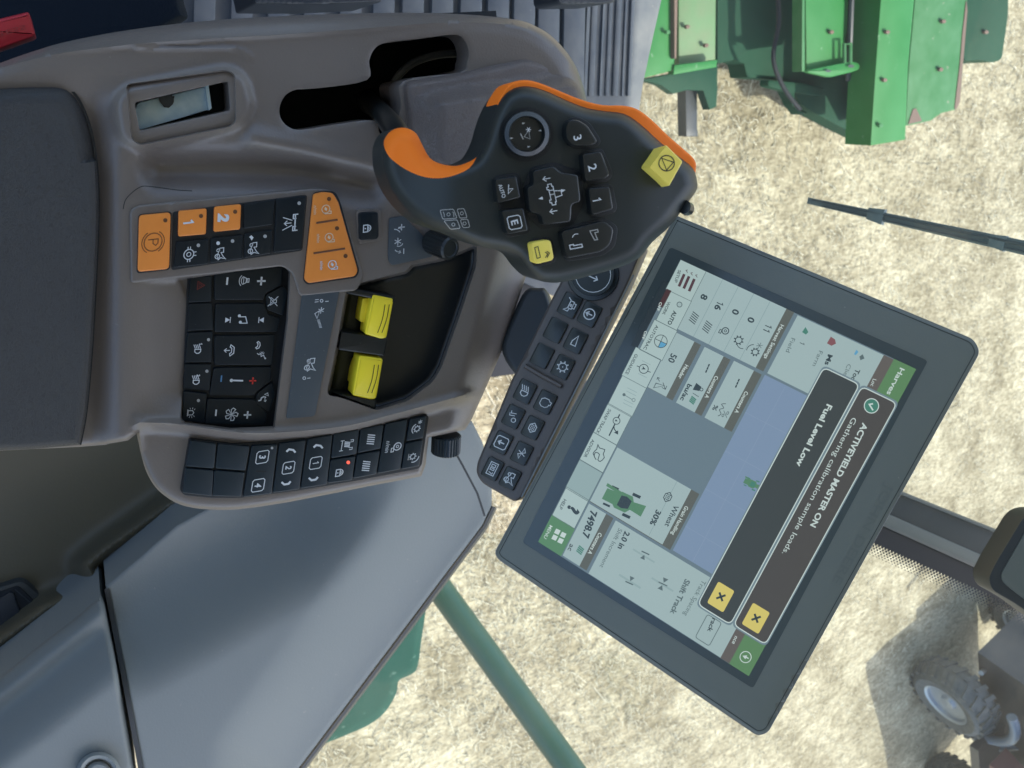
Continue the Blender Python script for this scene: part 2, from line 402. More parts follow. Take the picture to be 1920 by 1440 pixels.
# ground material
def ground_mat():
    m = bpy.data.materials.new('stubble soil'); m.use_nodes = True; n = m.node_tree.nodes; L = m.node_tree.links; b = n['Principled BSDF']
    g = n.new('ShaderNodeNewGeometry'); b.inputs['Roughness'].default_value = .9; b.inputs['Specular IOR Level'].default_value = .2
    def noise(sc, det=6, stretch=None, dis=0):
        t = n.new('ShaderNodeTexNoise'); t.inputs['Scale'].default_value = sc; t.inputs['Detail'].default_value = det; t.inputs['Distortion'].default_value = dis
        if stretch:
            mp = n.new('ShaderNodeMapping'); mp.inputs['Scale'].default_value = stretch; mp.inputs['Rotation'].default_value = (0, 0, .4)
            L.new(g.outputs['Position'], mp.inputs[0]); L.new(mp.outputs[0], t.inputs['Vector'])
        else: L.new(g.outputs['Position'], t.inputs['Vector'])
        return t
    def ramp(src, p0, c0, p1, c1):
        r = n.new('ShaderNodeValToRGB'); e = r.color_ramp.elements; e[0].position = p0; e[0].color = (*c0, 1); e[1].position = p1; e[1].color = (*c1, 1)
        L.new(src, r.inputs[0]); return r
    a = ramp(noise(38, 9, dis=1.0).outputs[0], .36, (.285, .262, .195), .62, (.42, .398, .305))
    c = ramp(noise(2.2, 6, dis=.6).outputs[0], .38, (.78, .765, .74), .62, (1, 1, 1))
    f = ramp(noise(70, 5, (1, .3, 1)).outputs[0], .35, (.72, .69, .62), .62, (1.1, 1.08, 1.03))
    e_ = ramp(noise(7, 7, (1, .45, 1), 1.5).outputs[0], .40, (.80, .78, .74), .58, (1.06, 1.05, 1.03)); x0 = n.new('ShaderNodeMixRGB'); x0.blend_type = 'MULTIPLY'; x0.inputs[0].default_value = 1; L.new(a.outputs[0], x0.inputs[1]); L.new(e_.outputs[0], x0.inputs[2])
    x = n.new('ShaderNodeMixRGB'); x.blend_type = 'MULTIPLY'; x.inputs[0].default_value = 1; L.new(x0.outputs[0], x.inputs[1]); L.new(c.outputs[0], x.inputs[2])
    y = n.new('ShaderNodeMixRGB'); y.blend_type = 'MULTIPLY'; y.inputs[0].default_value = 1; L.new(x.outputs[0], y.inputs[1]); L.new(f.outputs[0], y.inputs[2])
    wv = n.new('ShaderNodeTexWave'); wv.inputs['Scale'].default_value = .55; wv.inputs['Distortion'].default_value = 5; wv.inputs['Detail'].default_value = 4; wv.inputs['Detail Scale'].default_value = 3
    mp2 = n.new('ShaderNodeMapping'); mp2.inputs['Rotation'].default_value = (0, 0, .9); L.new(g.outputs['Position'], mp2.inputs[0]); L.new(mp2.outputs[0], wv.inputs['Vector'])
    rw = ramp(wv.outputs['Fac'], .15, (.84, .83, .80), .6, (1.03, 1.03, 1.02))
    y2 = n.new('ShaderNodeMixRGB'); y2.blend_type = 'MULTIPLY'; y2.inputs[0].default_value = 1; L.new(y.outputs[0], y2.inputs[1]); L.new(rw.outputs[0], y2.inputs[2]); L.new(y2.outputs[0], b.inputs['Base Color'])
    bp = n.new('ShaderNodeBump'); bp.inputs['Strength'].default_value = .5; bp.inputs['Distance'].default_value = .02
    L.new(noise(22, 7, dis=.5).outputs[0], bp.inputs['Height']); L.new(bp.outputs[0], b.inputs['Normal'])
    return m
m_ground = ground_mat()

# ================================================================== ground
mb = MB(); N = 90                              # sheet reaching the horizon, gently uneven near the machine
lx = np.concatenate([[-300, -60, -20], np.linspace(-8, 8, N), [20, 60, 300]]); ly = np.concatenate([[-300, -60, -12], np.linspace(-5, 11, N), [20, 60, 300]])
nx = len(lx); vs = []
for y in ly:
    for x in lx:
        z = .02*math.sin(x*2.1+y*.7)*math.cos(y*1.7-x*.5)+.012*math.sin(x*5.3+1)*math.sin(y*4.7) if abs(x) < 9 and -6 < y < 12 else 0
        vs.append((x, y, z))
mb.add(vs, [(j*nx+i, j*nx+i+1, (j+1)*nx+i+1, (j+1)*nx+i) for j in range(len(ly)-1) for i in range(nx-1)])
mb.build('ground', m_ground, kind='structure')
# straw litter
cols = [(.40, .37, .265), (.52, .49, .37), (.27, .24, .16), (.18, .16, .115)]
ms = [mat('straw %d' % i, c, .7) for i, c in enumerate(cols)]
mb = MB()
for k in range(30000):
    px, py = rng.uniform(880, 1980), rng.uniform(-40, 1500)
    if rng.random() < .25: px, py = rng.uniform(500, 1400), rng.uniform(900, 1500)
    p = HP(-GZ).pt(px, py); L = rng.uniform(.012, .045)*(4 if rng.random() < .02 else 1); wd = rng.uniform(.0008, .0022)
    th = rng.normal(.5, .9) if rng.random() < .6 else rng.uniform(0, math.pi)
    d = Vector((math.cos(th), math.sin(th), rng.normal(0, .12))); s_ = Vector((-d.y, d.x, 0))*wd; z0 = rng.uniform(.004, .022)
    c = Vector((p.x, p.y, z0)); bend = Vector((rng.normal(0, .006), rng.normal(0, .006), .004))
    a, b = c-d*L/2, c+d*L/2; a.z = max(a.z, .008); b.z = max(b.z, .008); up = Vector((0, 0, wd*.8))
    mb.add([a-s_, a+up, a+s_, c+bend-s_, c+bend+up, c+bend+s_, b-s_, b+up, b+s_], [(0, 3, 4, 1), (1, 4, 5, 2), (3, 6, 7, 4), (4, 7, 8, 5)], int(rng.choice(4, p=[.42, .33, .17, .08])))
mb.build('straw', ms, kind='stuff', label='pale cut straw and chaff scattered over the stubble field', cat='straw')

# ================================================================== console (armrest)
PC = HP(-.52)
root = empty('armrest_console', PC.pt(500, 500, -.05), 'taupe armrest console with rows of dark and amber keys, left of the touchscreen', 'console')
outer = catmull([(-90, 150), (0, 118), (60, 97), (130, 77), (250, 55), (400, 38), (600, 27), (800, 24), (950, 34), (1010, 52), (1052, 85), (1082, 130), (1100, 190), (1104, 250), (1085, 330), (1045, 420), (985, 522)], 5, False)
outer += [(940, 660), (912, 725), (885, 785), (872, 806), (804, 820), (800, 850), (798, 872)]
outer += catmull([(790, 893), (700, 910), (600, 930), (520, 945), (430, 956), (350, 950), (303, 925), (277, 890), (263, 845), (258, 812)], 5, False)
outer += [(240, 826), (204, 832), (199, 834), (150, 838), (0, 845), (-90, 850)]
slot = catmull([(600, 165), (688, 150), (692, 115), (702, 92), (724, 80), (790, 72), (850, 65), (870, 74), (879, 97), (876, 118), (862, 136), (757, 152), (752, 200), (735, 262), (712, 250), (702, 226), (640, 232), (570, 243), (545, 240), (528, 225), (524, 203), (534, 180), (556, 168)], 4)
pocket = rnd([(252, 192), (428, 152), (432, 207), (262, 246)], 6)
radio = [(330, 523), (535, 492), (545, 505), (540, 600), (515, 802), (430, 806), (345, 795), (338, 785), (352, 560)]
tray = [(652, 536), (735, 514), (762, 508), (770, 496), (830, 484), (895, 458), (893, 500), (860, 600), (828, 690), (812, 716), (765, 752), (706, 770), (640, 746), (617, 742), (613, 735), (632, 640), (646, 556)]
tray = rnd(tray, 9)
pfr = rnd([(236, 158), (424, 131), (441, 138), (443, 228), (432, 238), (262, 273), (246, 262)], 9)
podr = catmull([(262, 792), (330, 795), (420, 808), (500, 812), (640, 800), (740, 776), (880, 738)], 4, False); podr2 = [(x, y+7) for x, y in podr if x > 275 and x < 870]
crest = catmull([(0, 128), (60, 112), (120, 99), (250, 83), (400, 72), (560, 63), (700, 52), (850, 42), (960, 48), (1030, 76), (1070, 120)], 4, False)
def hc(X, Y):
    z = np.zeros(X.shape)
    # broad hand scoop below the pocket and beside the lever
    z -= .013*np.exp(-(dist(X, Y, [(300, 318), (420, 318), (560, 322), (690, 345)], False)/36)**2)
    z += .006*np.exp(-(dist(X, Y, [(480, 262), (570, 285), (700, 318)], False)/24)**2)
    # raised surround of the pocket
    dp = dist(X, Y, [(262, 205), (420, 175), (425, 195), (268, 232)]); z += .006*(1-sstep(34, 60, dp))
    # recessed frame round the pocket
    ip = pip(X, Y, pfr); z = np.where(ip, z-.0035*sstep(0, 2.5, dist(X, Y, pfr)), z)
    # armrest strip valley, key deck step
    z -= .010*sstep(232, 165, X)*sstep(120, 240, Y)
    # centre well that holds the radio keys, with its open left side
    wl = pip(X, Y, radio); d = dist(X, Y, radio)
    z += .0022*np.exp(-(dist(X, Y, crest, False)/5)**2)+.0018*np.exp(-(dist(X, Y, [(255, 88), (330, 92), (420, 90), (452, 94), (470, 106)], False)/5)**2)
    z0_ = z
    lw = sstep(500, 545, Y+.12*(X-245))*sstep(236, 352, X)*(1-sstep(352, 362, X))*sstep(800, 730, Y)
    z = z-.012*lw; z = np.where(wl, z+(-.013-z)*sstep(0, 4, d), z)
    # tray
    tw = pip(X, Y, tray); d = dist(X, Y, tray); z = np.where(tw, z-.020*sstep(0, 7, d), z)
    # ridge that separates the outer key pod
    z += .0045*np.exp(-(dist(X, Y, podr, False)/7)**2)
    z -= .006*sstep(0, 24, Y-np.interp(X, [p[0] for p in podr], [p[1] for p in podr]))*sstep(255, 275, X)
    # front slab falls away toward the windshield
    z -= .020*sstep(905, 985, X+(Y-520)*.25)*sstep(425, 470, Y)
    return z
mb = MB()
mb.sheet(PC, outer, holes=[slot, pocket], cons=[(radio, True), (inset(radio, 4 if area(radio) > 0 else -4), True), (tray, True), (inset(tray, 7), True), (pfr, True), (inset(pfr, 2.5), True), (crest, False), (podr, False), (podr2, False)], h=hc, r=34, rd=.016, rh=3, rhd=.0008, step=7, skirt=.10, hskirt=.02,
         rfun=lambda X, Y: np.where(Y < 430, 1.0, np.where(X > 800, .3, .35)))
shell = mb.build('shell', m_taupe, root, ang=50)
# thin parting line, screws
mb = MB(); mb.ribbon(PC, catmull([(231, 392), (237, 372), (262, 351), (285, 350), (330, 356), (360, 358)], 4, False), 1.6, .0012); mb.build('parting_line', m_gap, root); mb = MB(); mb.ribbon(PC, [(206, 722), (202, 760), (201, 832)], 2, -.0085)
mb.build('parting_line', m_gap, root)
# armrest pad
mb = MB(); pad = catmull([(-90, 168), (0, 160), (70, 157), (118, 160), (143, 180), (163, 220), (177, 275), (184, 350), (184, 430), (179, 540), (172, 660), (162, 770), (150, 834)], 5, False)+[(60, 842), (-90, 848)]
mb.sheet(PC, pad, h=lambda X, Y: .004-.006*sstep(120, 20, X)*0, r=38, rd=.016, step=8, skirt=.03, rfun=lambda X, Y: np.where(Y > 300, .30, 1.0))
mb.build('armrest_pad', m_pad, root, label='dark textured armrest pad')
mb = MB(); mb.ribbon(PC, pad[5:-2], 5, -.004); mb.build('pad_seam', m_gap, root)
# pocket: liner + latch plate
mb = MB()
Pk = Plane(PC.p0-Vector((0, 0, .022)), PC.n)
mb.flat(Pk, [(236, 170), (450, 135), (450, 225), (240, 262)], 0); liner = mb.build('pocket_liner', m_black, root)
mb = MB(); mb.plate(Pk, [(257, 196), (262, 192), (384, 163), (393, 205), (330, 224), (264, 243), (252, 240), (250, 215)], .0, .010, 1.5, 0); mb.plate(Pk, [(385, 162), (391, 160), (397, 203), (392, 207)], 0, .014, 0, 0)
mb.ribbon(Pk, [(299, 180), (302, 192), (308, 200), (316, 201), (323, 195), (326, 180)], 2.5, .0108, 1)
mb.build('latch_plate', [m_steel, m_blk], root, label='galvanised steel latch plate in the pocket')
mb = MB(); mb.disc(Pk, 312, 186, 10, .013, 0, 20); mb.tube([Pk.pt(312, 186, .001), Pk.pt(312, 186, .013)], .0042, 16); mb.build('latch_pin', m_pill, root)
# slot interior
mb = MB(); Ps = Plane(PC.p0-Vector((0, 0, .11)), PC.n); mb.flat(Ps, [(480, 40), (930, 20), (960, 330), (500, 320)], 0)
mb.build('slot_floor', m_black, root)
mb = MB(); mb.tube([Ps.pt(x, y, .06) for x, y in catmull([(722, 212), (727, 180), (745, 145), (775, 118), (820, 103), (870, 100)], 5, False)], .0028, 8)
mb.build('slot_track', mat('track grey', (.10, .10, .09), .4), root)
# crinkled block right of the slot
mb = MB(); blk = rnd([(757, 153), (866, 136), (985, 108), (1050, 120), (1092, 170), (1098, 230), (1060, 400), (930, 420), (872, 350), (835, 318), (778, 300), (765, 240)], 14)
def hb(X, Y):
    a = sstep(760, 840, X)*sstep(0, 40, Y-(170-(X-757)*.13))
    return .012+.016*a-.006*sstep(880, 980, X)-.010*sstep(960, 1080, X)
mb.sheet(PC, blk, h=hb, r=16, rd=.010, step=7, skirt=.05); mb.build('lever_block', m_leath, root, label='raised block with crinkled skin')

# ---- key decks
def key(parent, P, poly, h0, h1, mats, icons=(), r=1.6, cr=3, name='key', label=None):
    b = MB(); b.plate(P, rnd(poly, cr, 3), h0, h1, r, 0)
    for f in icons: f(b, h1+.00015)
    return b.build(name, mats, parent, label=label)
def I(P, c, r, prims, mi=1): return lambda b, h: b.icon(P, c, r, prims, h, mi)
def T(P, t, c, s, mi=1, bold=.03, wid=.62): return lambda b, h: b.word(P, t, c, s, h, mi, bold, wid)
def D(P, x, y, r, mi=1): return lambda b, h: b.disc(P, x, y, r, h, mi, 12)
ARROW = lambda x0, y0, x1, y1, w=1.5: [('l', [(x0, y0), (x1, y1)], w), ('l', [(x1+(x0-x1)*.4-(y0-y1)*.35, y1+(y0-y1)*.4+(x0-x1)*.35), (x1, y1), (x1+(x0-x1)*.4+(y0-y1)*.35, y1+(y0-y1)*.4-(x0-x1)*.35)], w)]
ENG = [('L', [(-.6, -.3), (-.3, -.7), (.5, -.7), (.8, -.3), (.8, .3), (.5, .7), (.2, .7), (.2, .95), (-.3, .95), (-.3, .7), (-.6, .4)], 1.3)]
ENGR = [('c', -.1, 0, .75, 1.6), ('l', [(.35, .6), (.35, 1.0), (.8, 1.0), (.8, -.1), (.5, -.5)], 1.6), ('p', [(-.55, -.1), (-.1, .3), (.3, .1), (-.1, -.3)])]
COMB = [('L', [(-.9, .5), (-.2, .5), (-.2, .1), (.5, .5), (.9, .9), (.6, .1), (.9, -.3), (.3, -.5), (-.5, -.2), (-.9, -.1)], 1.5), ('c', .35, -.45, .35, 1.5), ('c', -.6, -.35, .22, 1.4)]
FAN = [('L', [(.0, .0), (.95*math.cos(t-.35), .95*math.sin(t-.35)), (1.02*math.cos(t+.1), 1.02*math.sin(t+.1)), (.75*math.cos(t+.45), .75*math.sin(t+.45))], 1.5) for t in np.radians([90, 162, 234, 306, 18])]
SLASH = [('l', [(-.75+i*.34, -.55), (-.45+i*.34, .65)], 2.0) for i in range(5)]
LOCK = [('L', [(-.62, -.8), (.62, -.8), (.62, -.05), (-.62, -.05)], 1.8), ('a', 0, -.05, .55, 0, 180, 1.8), ('a', 0, -.05, .25, 0, 180, 1.4), ('l', [(0, -.6), (0, -.35)], 2)]
PLUS = [('l', [(-1, 0), (1, 0)], 3), ('l', [(0, -1), (0, 1)], 3)]
GEAR = [('c', 0, 0, .62, 1.6)]+[('l', [(.6*math.cos(t), .6*math.sin(t)), (.95*math.cos(t), .95*math.sin(t))], 2.2) for t in np.linspace(0, 2*math.pi, 9)[:-1]]
BLOW = [('c', -.05, .2, .62, 1.8), ('c', -.05, .2, .22, 1.2), ('L', [(.1, -.4), (.75, -.4), (.75, -.8), (.1, -.8)], 1.4)]
PHONE = [('L', [(-.85, .35), (-.5, .75), (.1, .85), (.7, .6), (.9, .1), (.6, -.15), (.35, .25), (-.35, .35), (-.55, .05)], 1.5)]
LAMP = [('L', [(0, -.55), (.45, -.55), (.75, -.2), (.75, .2), (.45, .55), (0, .55)], 1.6)]+[('l', [(-.15, .5-i*.33), (-.9, .15-i*.33)], 1.4) for i in range(4)]
TRI = [('L', [(0, .85), (-.85, -.6), (.85, -.6)], 1.6)]
BOXB = lambda w=1.5: [('L', [(-.7, -.95), (.7, -.95), (.95, -.7), (.95, .7), (.7, .95), (-.7, .95), (-.95, .7), (-.95, -.7)], w)]
GRAIN = [('L', [(-.8, 0), (-.35, .55), (.35, .55), (.8, 0), (.35, -.55), (-.35, -.55)], 1.5)]+[('d', x, y, .09) for x in (-.4, -.13, .13, .4) for y in (-.25, 0, .25)]
HDR = [('L', [(-.5, .9), (-.5, .2), (.2, -.2)], 1.5), ('l', [(.1, .5), (-.3, .9)], 1.5), ('l', [(-.1, .9), (.1, .5), (-.1, .1)], 1.5)]+[('l', [(.2+i*.15, -.2-i*.14), (-.05+i*.15, -.35-i*.14)], 1.3) for i in range(5)]

PK = PC.frame((-.05, 1.0), (1.0, -.12))
bez = MB(); bz = rnd([(243, 395), (258, 385), (590, 353), (622, 357), (640, 388), (655, 430), (682, 520), (668, 545), (562, 556), (548, 512), (530, 499), (245, 531)], 8)
bez.sheet(PC, bz, r=5, rd=.0012, step=12, skirt=.012, h=lambda X, Y: .0016+0*X); kp = bez.build('key_deck', m_taupe, root)
b = MB(); b.plate(PC, rnd([(324, 397), (576, 365), (567, 470), (520, 477), (321, 507)], 6), .0005, .0021, .6, 0); b.build('key_bed', m_gap, kp)
b = MB(); b.plate(PC, rnd([(259, 402), (322, 396), (319, 506), (256, 513)], 7), .0005, .0020, .6, 0); b.build('key_bed', m_gap, kp); b = MB(); b.plate(PC, rnd([(586, 361), (606, 357), (629, 359), (638, 378), (674, 508), (668, 521), (576, 534), (568, 526)], 8), .0005, .0020, .6, 0); b.build('key_bed', m_gap, kp)
h1 = .0048
key(kp, PK, [(261, 404), (320, 398.6), (317, 504), (258, 510)], .001, h1, [m_orange, m_brown], [I(PK, (287, 454), 17, [('c', 0, 0, 1, 1.6), ('l', [(-.3, -.55), (-.3, .55), (.15, .55), (.4, .3), (.15, 0), (-.3, 0)], 1.6), ('a', 0, 0, 1.25, 30, 150, 1.4), ('a', 0, 0, 1.25, 210, 330, 1.4)]), D(PK, 310, 413, 4)], 2, 7, label='tall amber key marked P in a circle')
key(kp, PK, [(335, 396), (387.5, 391), (386, 439), (334, 443.6)], .001, h1, [m_orange, m_white, m_brown], [T(PK, '1', (353, 417), 19, 1, .06), D(PK, 377, 405, 4, 2)], 2, 4, label='amber key numbered 1')
key(kp, PK, [(402, 388), (452, 383), (450, 430), (400.5, 435)], .001, h1, [m_orange, m_white, m_brown], [T(PK, '2', (419, 409), 19, 1, .06, .7), D(PK, 441, 397, 4, 2)], 2, 4, label='amber key numbered 2')
key(kp, PK, [(456, 384), (515, 374), (511, 421), (457, 429)], .001, .0034, [m_key])
key(kp, PK, [(518, 373), (574, 367), (566, 468), (513, 474)], .001, .0034, [m_key, m_white, m_dim], [I(PK, (545, 418), 15, [('l', [(-1, .55), (1, .55)], 2.4), ('l', [(-1, .9), (-1, .3), (-.5, .3), (-.5, .7)], 2), ('l', [(1, .9), (1, .3), (.5, .3), (.5, .7)], 2), ('l', [(-.8, -1), (-.3, .2)], 1.4), ('l', [(.8, -1), (.3, .2)], 1.4)]+ARROW(0, .1, 0, -.8, 1.6)), D(PK, 561, 381, 3.4, 2)])
key(kp, PK, [(330, 453), (391, 448), (390, 495), (326, 502)], .001, .0034, [m_key, m_white, m_dim], [I(PK, (354, 477), 13, [('c', 0, 0, .72, 1.7), ('c', 0, 0, .3, 1.4), ('l', [(-1.1, .2), (-.7, .2)], 1.5), ('l', [(-1.1, -.15), (-.7, -.15)], 1.5), ('l', [(1.1, .2), (.7, .2)], 1.5), ('l', [(1.1, -.15), (.7, -.15)], 1.5), ('l', [(-.25, .7), (-.25, 1.1)], 1.5), ('l', [(.25, .7), (.25, 1.1)], 1.5)]), D(PK, 372, 460, 3.4, 2)])
key(kp, PK, [(395, 447), (455, 440), (454, 485), (395, 493)], .001, .0034, [m_key, m_white, m_dim], [I(PK, (413, 476), 12, COMB), D(PK, 409, 456, 3.5, 1), D(PK, 436, 452, 3.4, 2)])
key(kp, PK, [(458, 438), (511, 431), (508, 475), (458, 484)], .001, .0034, [m_key, m_white, m_dim], [I(PK, (475, 466), 12, COMB), I(PK, (471, 446), 5, [('p', [(-1, 0), (0, .9), (1, .2), (.2, -.2), (-.4, -.8)])]), D(PK, 497, 443, 3.4, 2)])
PO = PC.frame((-.02, 1), (1, -.08))
rg = [(588, 364), (606, 360), (624, 362), (634, 378), (671, 508), (665, 518), (578, 531), (571, 524)]
def rangeicons(b, h):
    for (x0, y0, x1, y1) in ((593, 418, 633, 412), (588, 475, 647, 466)): b.ridge(PO, [(x0, y0), (x1, y1)], 4, h-.0004, h+.0003, 2)
    for x, y in ((617, 373), (632, 428), (648, 480)): b.disc(PO, x, y, 4, h, 2, 12)
    for (x, y), mi in (((611, 393), 1), ((617, 446), 1), ((623, 497), 3)):
        b.icon(PO, (x, y), 10, ENGR, h, mi); b.word(PO, 'n/min', (x-20, y+1), 6, h, mi, .01, .75)
key(kp, PO, rg, .001, .0045, [m_orange, mat('amber print', (.70, .52, .34), .5), m_brown, m_white], [rangeicons], 2, 5, name='range_key', label='long amber engine speed key with three positions')

# lock key + label plate
b = MB(); b.plate(PC, rnd([(668, 392), (714, 392), (716, 450), (672, 458)], 8), -.001, .0012, .8); b.build('key_surround', m_taupe, root)
key(root, PK, [(673, 399), (709, 397), (710, 444), (705, 449), (674, 451)], 0, .004, [m_key, m_white, m_dim], [I(PK, (690, 428), 10.5, LOCK)], 2, 6, label='small lock key beside the amber range key')
def lab(b, h):
    b.icon(PO, (753, 426), 6, [('l', [(-1, 0), (1, 0)], 1.7), ('l', [(0, -1), (0, 1)], 1.7)], h, 1)
    b.icon(PO, (748, 432), 9, [('a', 1.1, -1.0, 1.4, 120, 180, 1.5)]+ARROW(-.4, -.2, -.55, .6, 1.3), h, 1)
    b.icon(PO, (746, 453), 7, [('l', [(math.cos(t), math.sin(t)), (-math.cos(t), -math.sin(t))], 1.4) for t in (0, 1.05, 2.1)]+[('a', .2, .3, 1.1, -30, 70, 1.2)], h, 1)
    b.icon(PO, (748, 470), 7, [('a', -.9, 0, 1.2, -60, 20, 1.6)]+ARROW(.1, -.6, .5, .5, 1.3), h, 1); b.icon(PO, (757, 471), 5, [('l', [(-1, 0), (1, 0)], 1.7)], h, 1)
key(root, PO, [(730, 409), (757, 405), (792, 440), (812, 481), (735, 498), (728, 488)], 0, .0014, [m_label, m_white], [lab], 1, 5, name='label_plate')
# knob
b = MB(); a0 = PC.pt(808, 452, .004); a1 = PC.pt(846, 467, .024); ax = (a1-a0).normalized(); k = 36; vs = []
e1 = ax.orthogonal().normalized(); e2 = ax.cross(e1)
for t, rr in ((0, .0085), (.05, .0085), (.92, .0082), (1, .0074), (1.0, .0060), (.96, .0055)):
    for j in range(k):
        th = 2*math.pi*j/k; q = rr*(1+(.06 if j % 2 and .01 < t < .95 else 0)); vs.append(a0+ax*((a1-a0).length*t)+(e1*math.cos(th)+e2*math.sin(th))*q)
b.add(vs, [(i*k+j, i*k+(j+1) % k, (i+1)*k+(j+1) % k, (i+1)*k+j) for i in range(5) for j in range(k)]+[tuple(5*k+j for j in range(k))])
b.build('speed_knob', m_tray, root, label='black ribbed knob below the lever', ang=20)

# radio keypad
PR = Plane(PC.p0+Vector((0, 0, -.0125)), PC.n, (-.10, 1), (1, -.02))
b = MB(); b.plate(PR, [(352, 514), (545, 497), (542, 600), (512, 800), (430, 802), (341, 789), (346, 640)], -.001, .001, .5); rad = b.build('radio_keypad', m_gap, root)
K = lambda poly, ic=(), cr=3, mats=None, **kw: key(rad, PR, poly, 0, .0035, mats or [m_key, m_white, m_dim], ic, 1.2, cr, **kw)
def PM(c, r, sign, mi=1, w=3.4):
    s_ = [('l', [(-1, 0), (1, 0)], w)]
    if sign == '+': s_ = s_+[('l', [(0, -1), (0, 1)], w)]
    return I(PR, c, r, s_, mi)
K([(357, 519), (397, 517), (396, 565), (353, 567)], [I(PR, (376, 535), 9, TRI+[('L', [(0, .35), (-.4, -.3), (.4, -.3)], 1)], 1)], mats=[m_key, m_dred], label='hazard key with dull red triangle')
K([(353, 570), (397, 568), (400, 618), (352, 620)])
K([(351, 624), (399, 622), (396, 679), (347, 679)], [I(PR, (371, 655), 10, LAMP), T(PR, '1', (376, 645), 6), D(PR, 391, 637, 3, 2)])
K([(346, 683), (396, 683), (393, 732), (345, 728)], [I(PR, (368, 713), 10, LAMP), T(PR, '2', (372, 704), 6), D(PR, 388, 696, 3, 2)])
K([(345, 733), (388, 738), (383, 793), (342, 788)], [I(PR, (358, 774), 9, [('l', [(-.7, -.7), (.7, -.7)], 1.5), ('L', [(-.45, -.6), (-.45, .3), (0, .6), (.45, .3), (.45, -.6)], 1.4)]+[('l', [(.75*math.cos(t), .1+.75*math.sin(t)), (1.1*math.cos(t), .1+1.1*math.sin(t))], 1) for t in np.radians([-20, 10, 40, 140, 170, 200])]), D(PR, 372, 751, 3, 2)])
K([(402, 505), (530, 501), (528, 534), (497, 550), (494, 562), (402, 562)], [PM((426, 527), 7, '-'), PM((490, 527), 8, '+'), I(PR, (458, 526), 11, [('L', [(-.3, .8), (.3, .8), (.3, .5), (-.3, .5)], 1.4), ('L', [(-.35, .35), (.35, .35), (.6, -.1), (-.6, -.1)], 1.4), ('a', 0, .4, .9, 220, 320, 1.3), ('a', 0, .4, 1.25, 225, 315, 1.3)])], 4)
K([(499, 553), (531, 536), (540, 548), (531, 592), (500, 580)], [I(PR, (512, 565), 9, [('L', [(-.3, .7), (.3, .7), (.3, .2), (.8, -.5), (-.8, -.5), (-.3, .2)], 1.3), ('l', [(-1, -1), (1, 1)], 1.4), ('l', [(-1, 1), (1, -1)], 1.4)])], 4)
K([(404, 570), (495, 569), (502, 589), (526, 597), (520, 622), (402, 622)], [I(PR, (426, 600), 6, [('p', [(0, .9), (-.8, -.6), (.8, -.6)]), ('l', [(-.9, 1.0), (.9, 1.0)], 1.5)][:1]+[('l', [(-.9, .95), (.9, .95)], 1.5)]), I(PR, (491, 600), 6, [('p', [(0, -.9), (-.8, .6), (.8, .6)]), ('l', [(-.9, -.95), (.9, -.95)], 1.5)]), I(PR, (455, 600), 10, [('l', [(-.6, -.6), (-.6, .5), (.6, .9), (.6, -.3)], 1.6), ('d', -.8, -.7, .28), ('d', .4, -.4, .28)])], 4)
K([(402, 630), (516, 628), (511, 684), (402, 684)], [I(PR, (431, 657), 11, [('L', [(-.95, .1), (-.5, .7), (.5, .7), (.95, .1), (.55, 0), (.35, .3), (-.35, .3), (-.55, 0)], 1.6)]+ARROW(0, 0, 0, -.95)), I(PR, (481, 647), 8, PHONE), I(PR, (490, 664), 9, [('a', -.7, .1, .35, -50, 50, 1), ('a', -.7, .1, .65, -50, 50, 1), ('l', [(-.2, -.9), (.1, -.5), (-.1, -.1), (.5, 0), (.2, .5), (.9, .8)], 1.4), ('d', .9, .9, .18)])], 4)
K([(401, 690), (509, 688), (508, 714), (481, 734), (477, 741), (392, 741)], [PM((415, 710), 6, '-', 2, 2.6), PM((474, 714), 6.5, '+', 3, 2.6), I(PR, (445, 713), 11, [('d', 0, -1, .28), ('l', [(0, -.9), (.1, 1)], 2.8)])], 4, mats=[m_key, m_white, m_blue, m_red])
K([(482, 738), (510, 717), (516, 740), (506, 772), (479, 760)], [I(PR, (493, 745), 9, [('d', 0, .5, .18), ('l', [(-.2, .3), (.1, -.3), (.6, -.4), (.7, -.9)], 2.2), ('L', [(-.9, .9), (-.3, 1.1), (-.6, .3)], 1.2)]+ARROW(.2, .4, .9, .6, 1.2))], 4)
K([(389, 748), (477, 749), (501, 776), (498, 797), (384, 794)], [PM((405, 774), 6, '-', 1, 3), I(PR, (434, 777), 12, FAN), PM((464, 778), 7, '+', 1, 3)], 4)
# label strip
PL = PC.frame((-.17, 1), (1, -.1))
def strip(b, h):
    b.icon(PL, (594, 564), 3.5, [('l', [(-.6, -1), (-.6, 1)], 1.2), ('l', [(.6, -1), (.6, 1)], 1.2)], h, 1); b.ring(PL, 603, 564, 2.6, 1.3, h, 1, 12); b.icon(PL, (613, 565), 3, [('l', [(0, -1), (0, 1)], 1.4)], h, 1)
    b.icon(PL, (602, 582), 6, [('l', [(math.cos(t), math.sin(t)), (-math.cos(t), -math.sin(t))], 1.5) for t in (0, 1.05, 2.1)], h, 1)
    b.icon(PL, (594, 590), 8, [('L', [(-1, .6), (-.3, -.5), (.9, .2)], 1.4)], h, 1)
    for i in range(7): b.icon(PL, (597+i*.7, 600+i*2.3), 2.5, [('l', [(0, -1), (0, 1)], 1.1)], h, 1)
    b.icon(PL, (582, 684), 13, COMB, h, 1); b.disc(PL, 579, 679, 3.5, h, 1, 10)
    b.ring(PL, 570.5, 709, 2.6, 1.3, h, 1, 12); b.icon(PL, (579, 709), 3, [('l', [(0, -1), (0, 1)], 1.4)], h, 1)
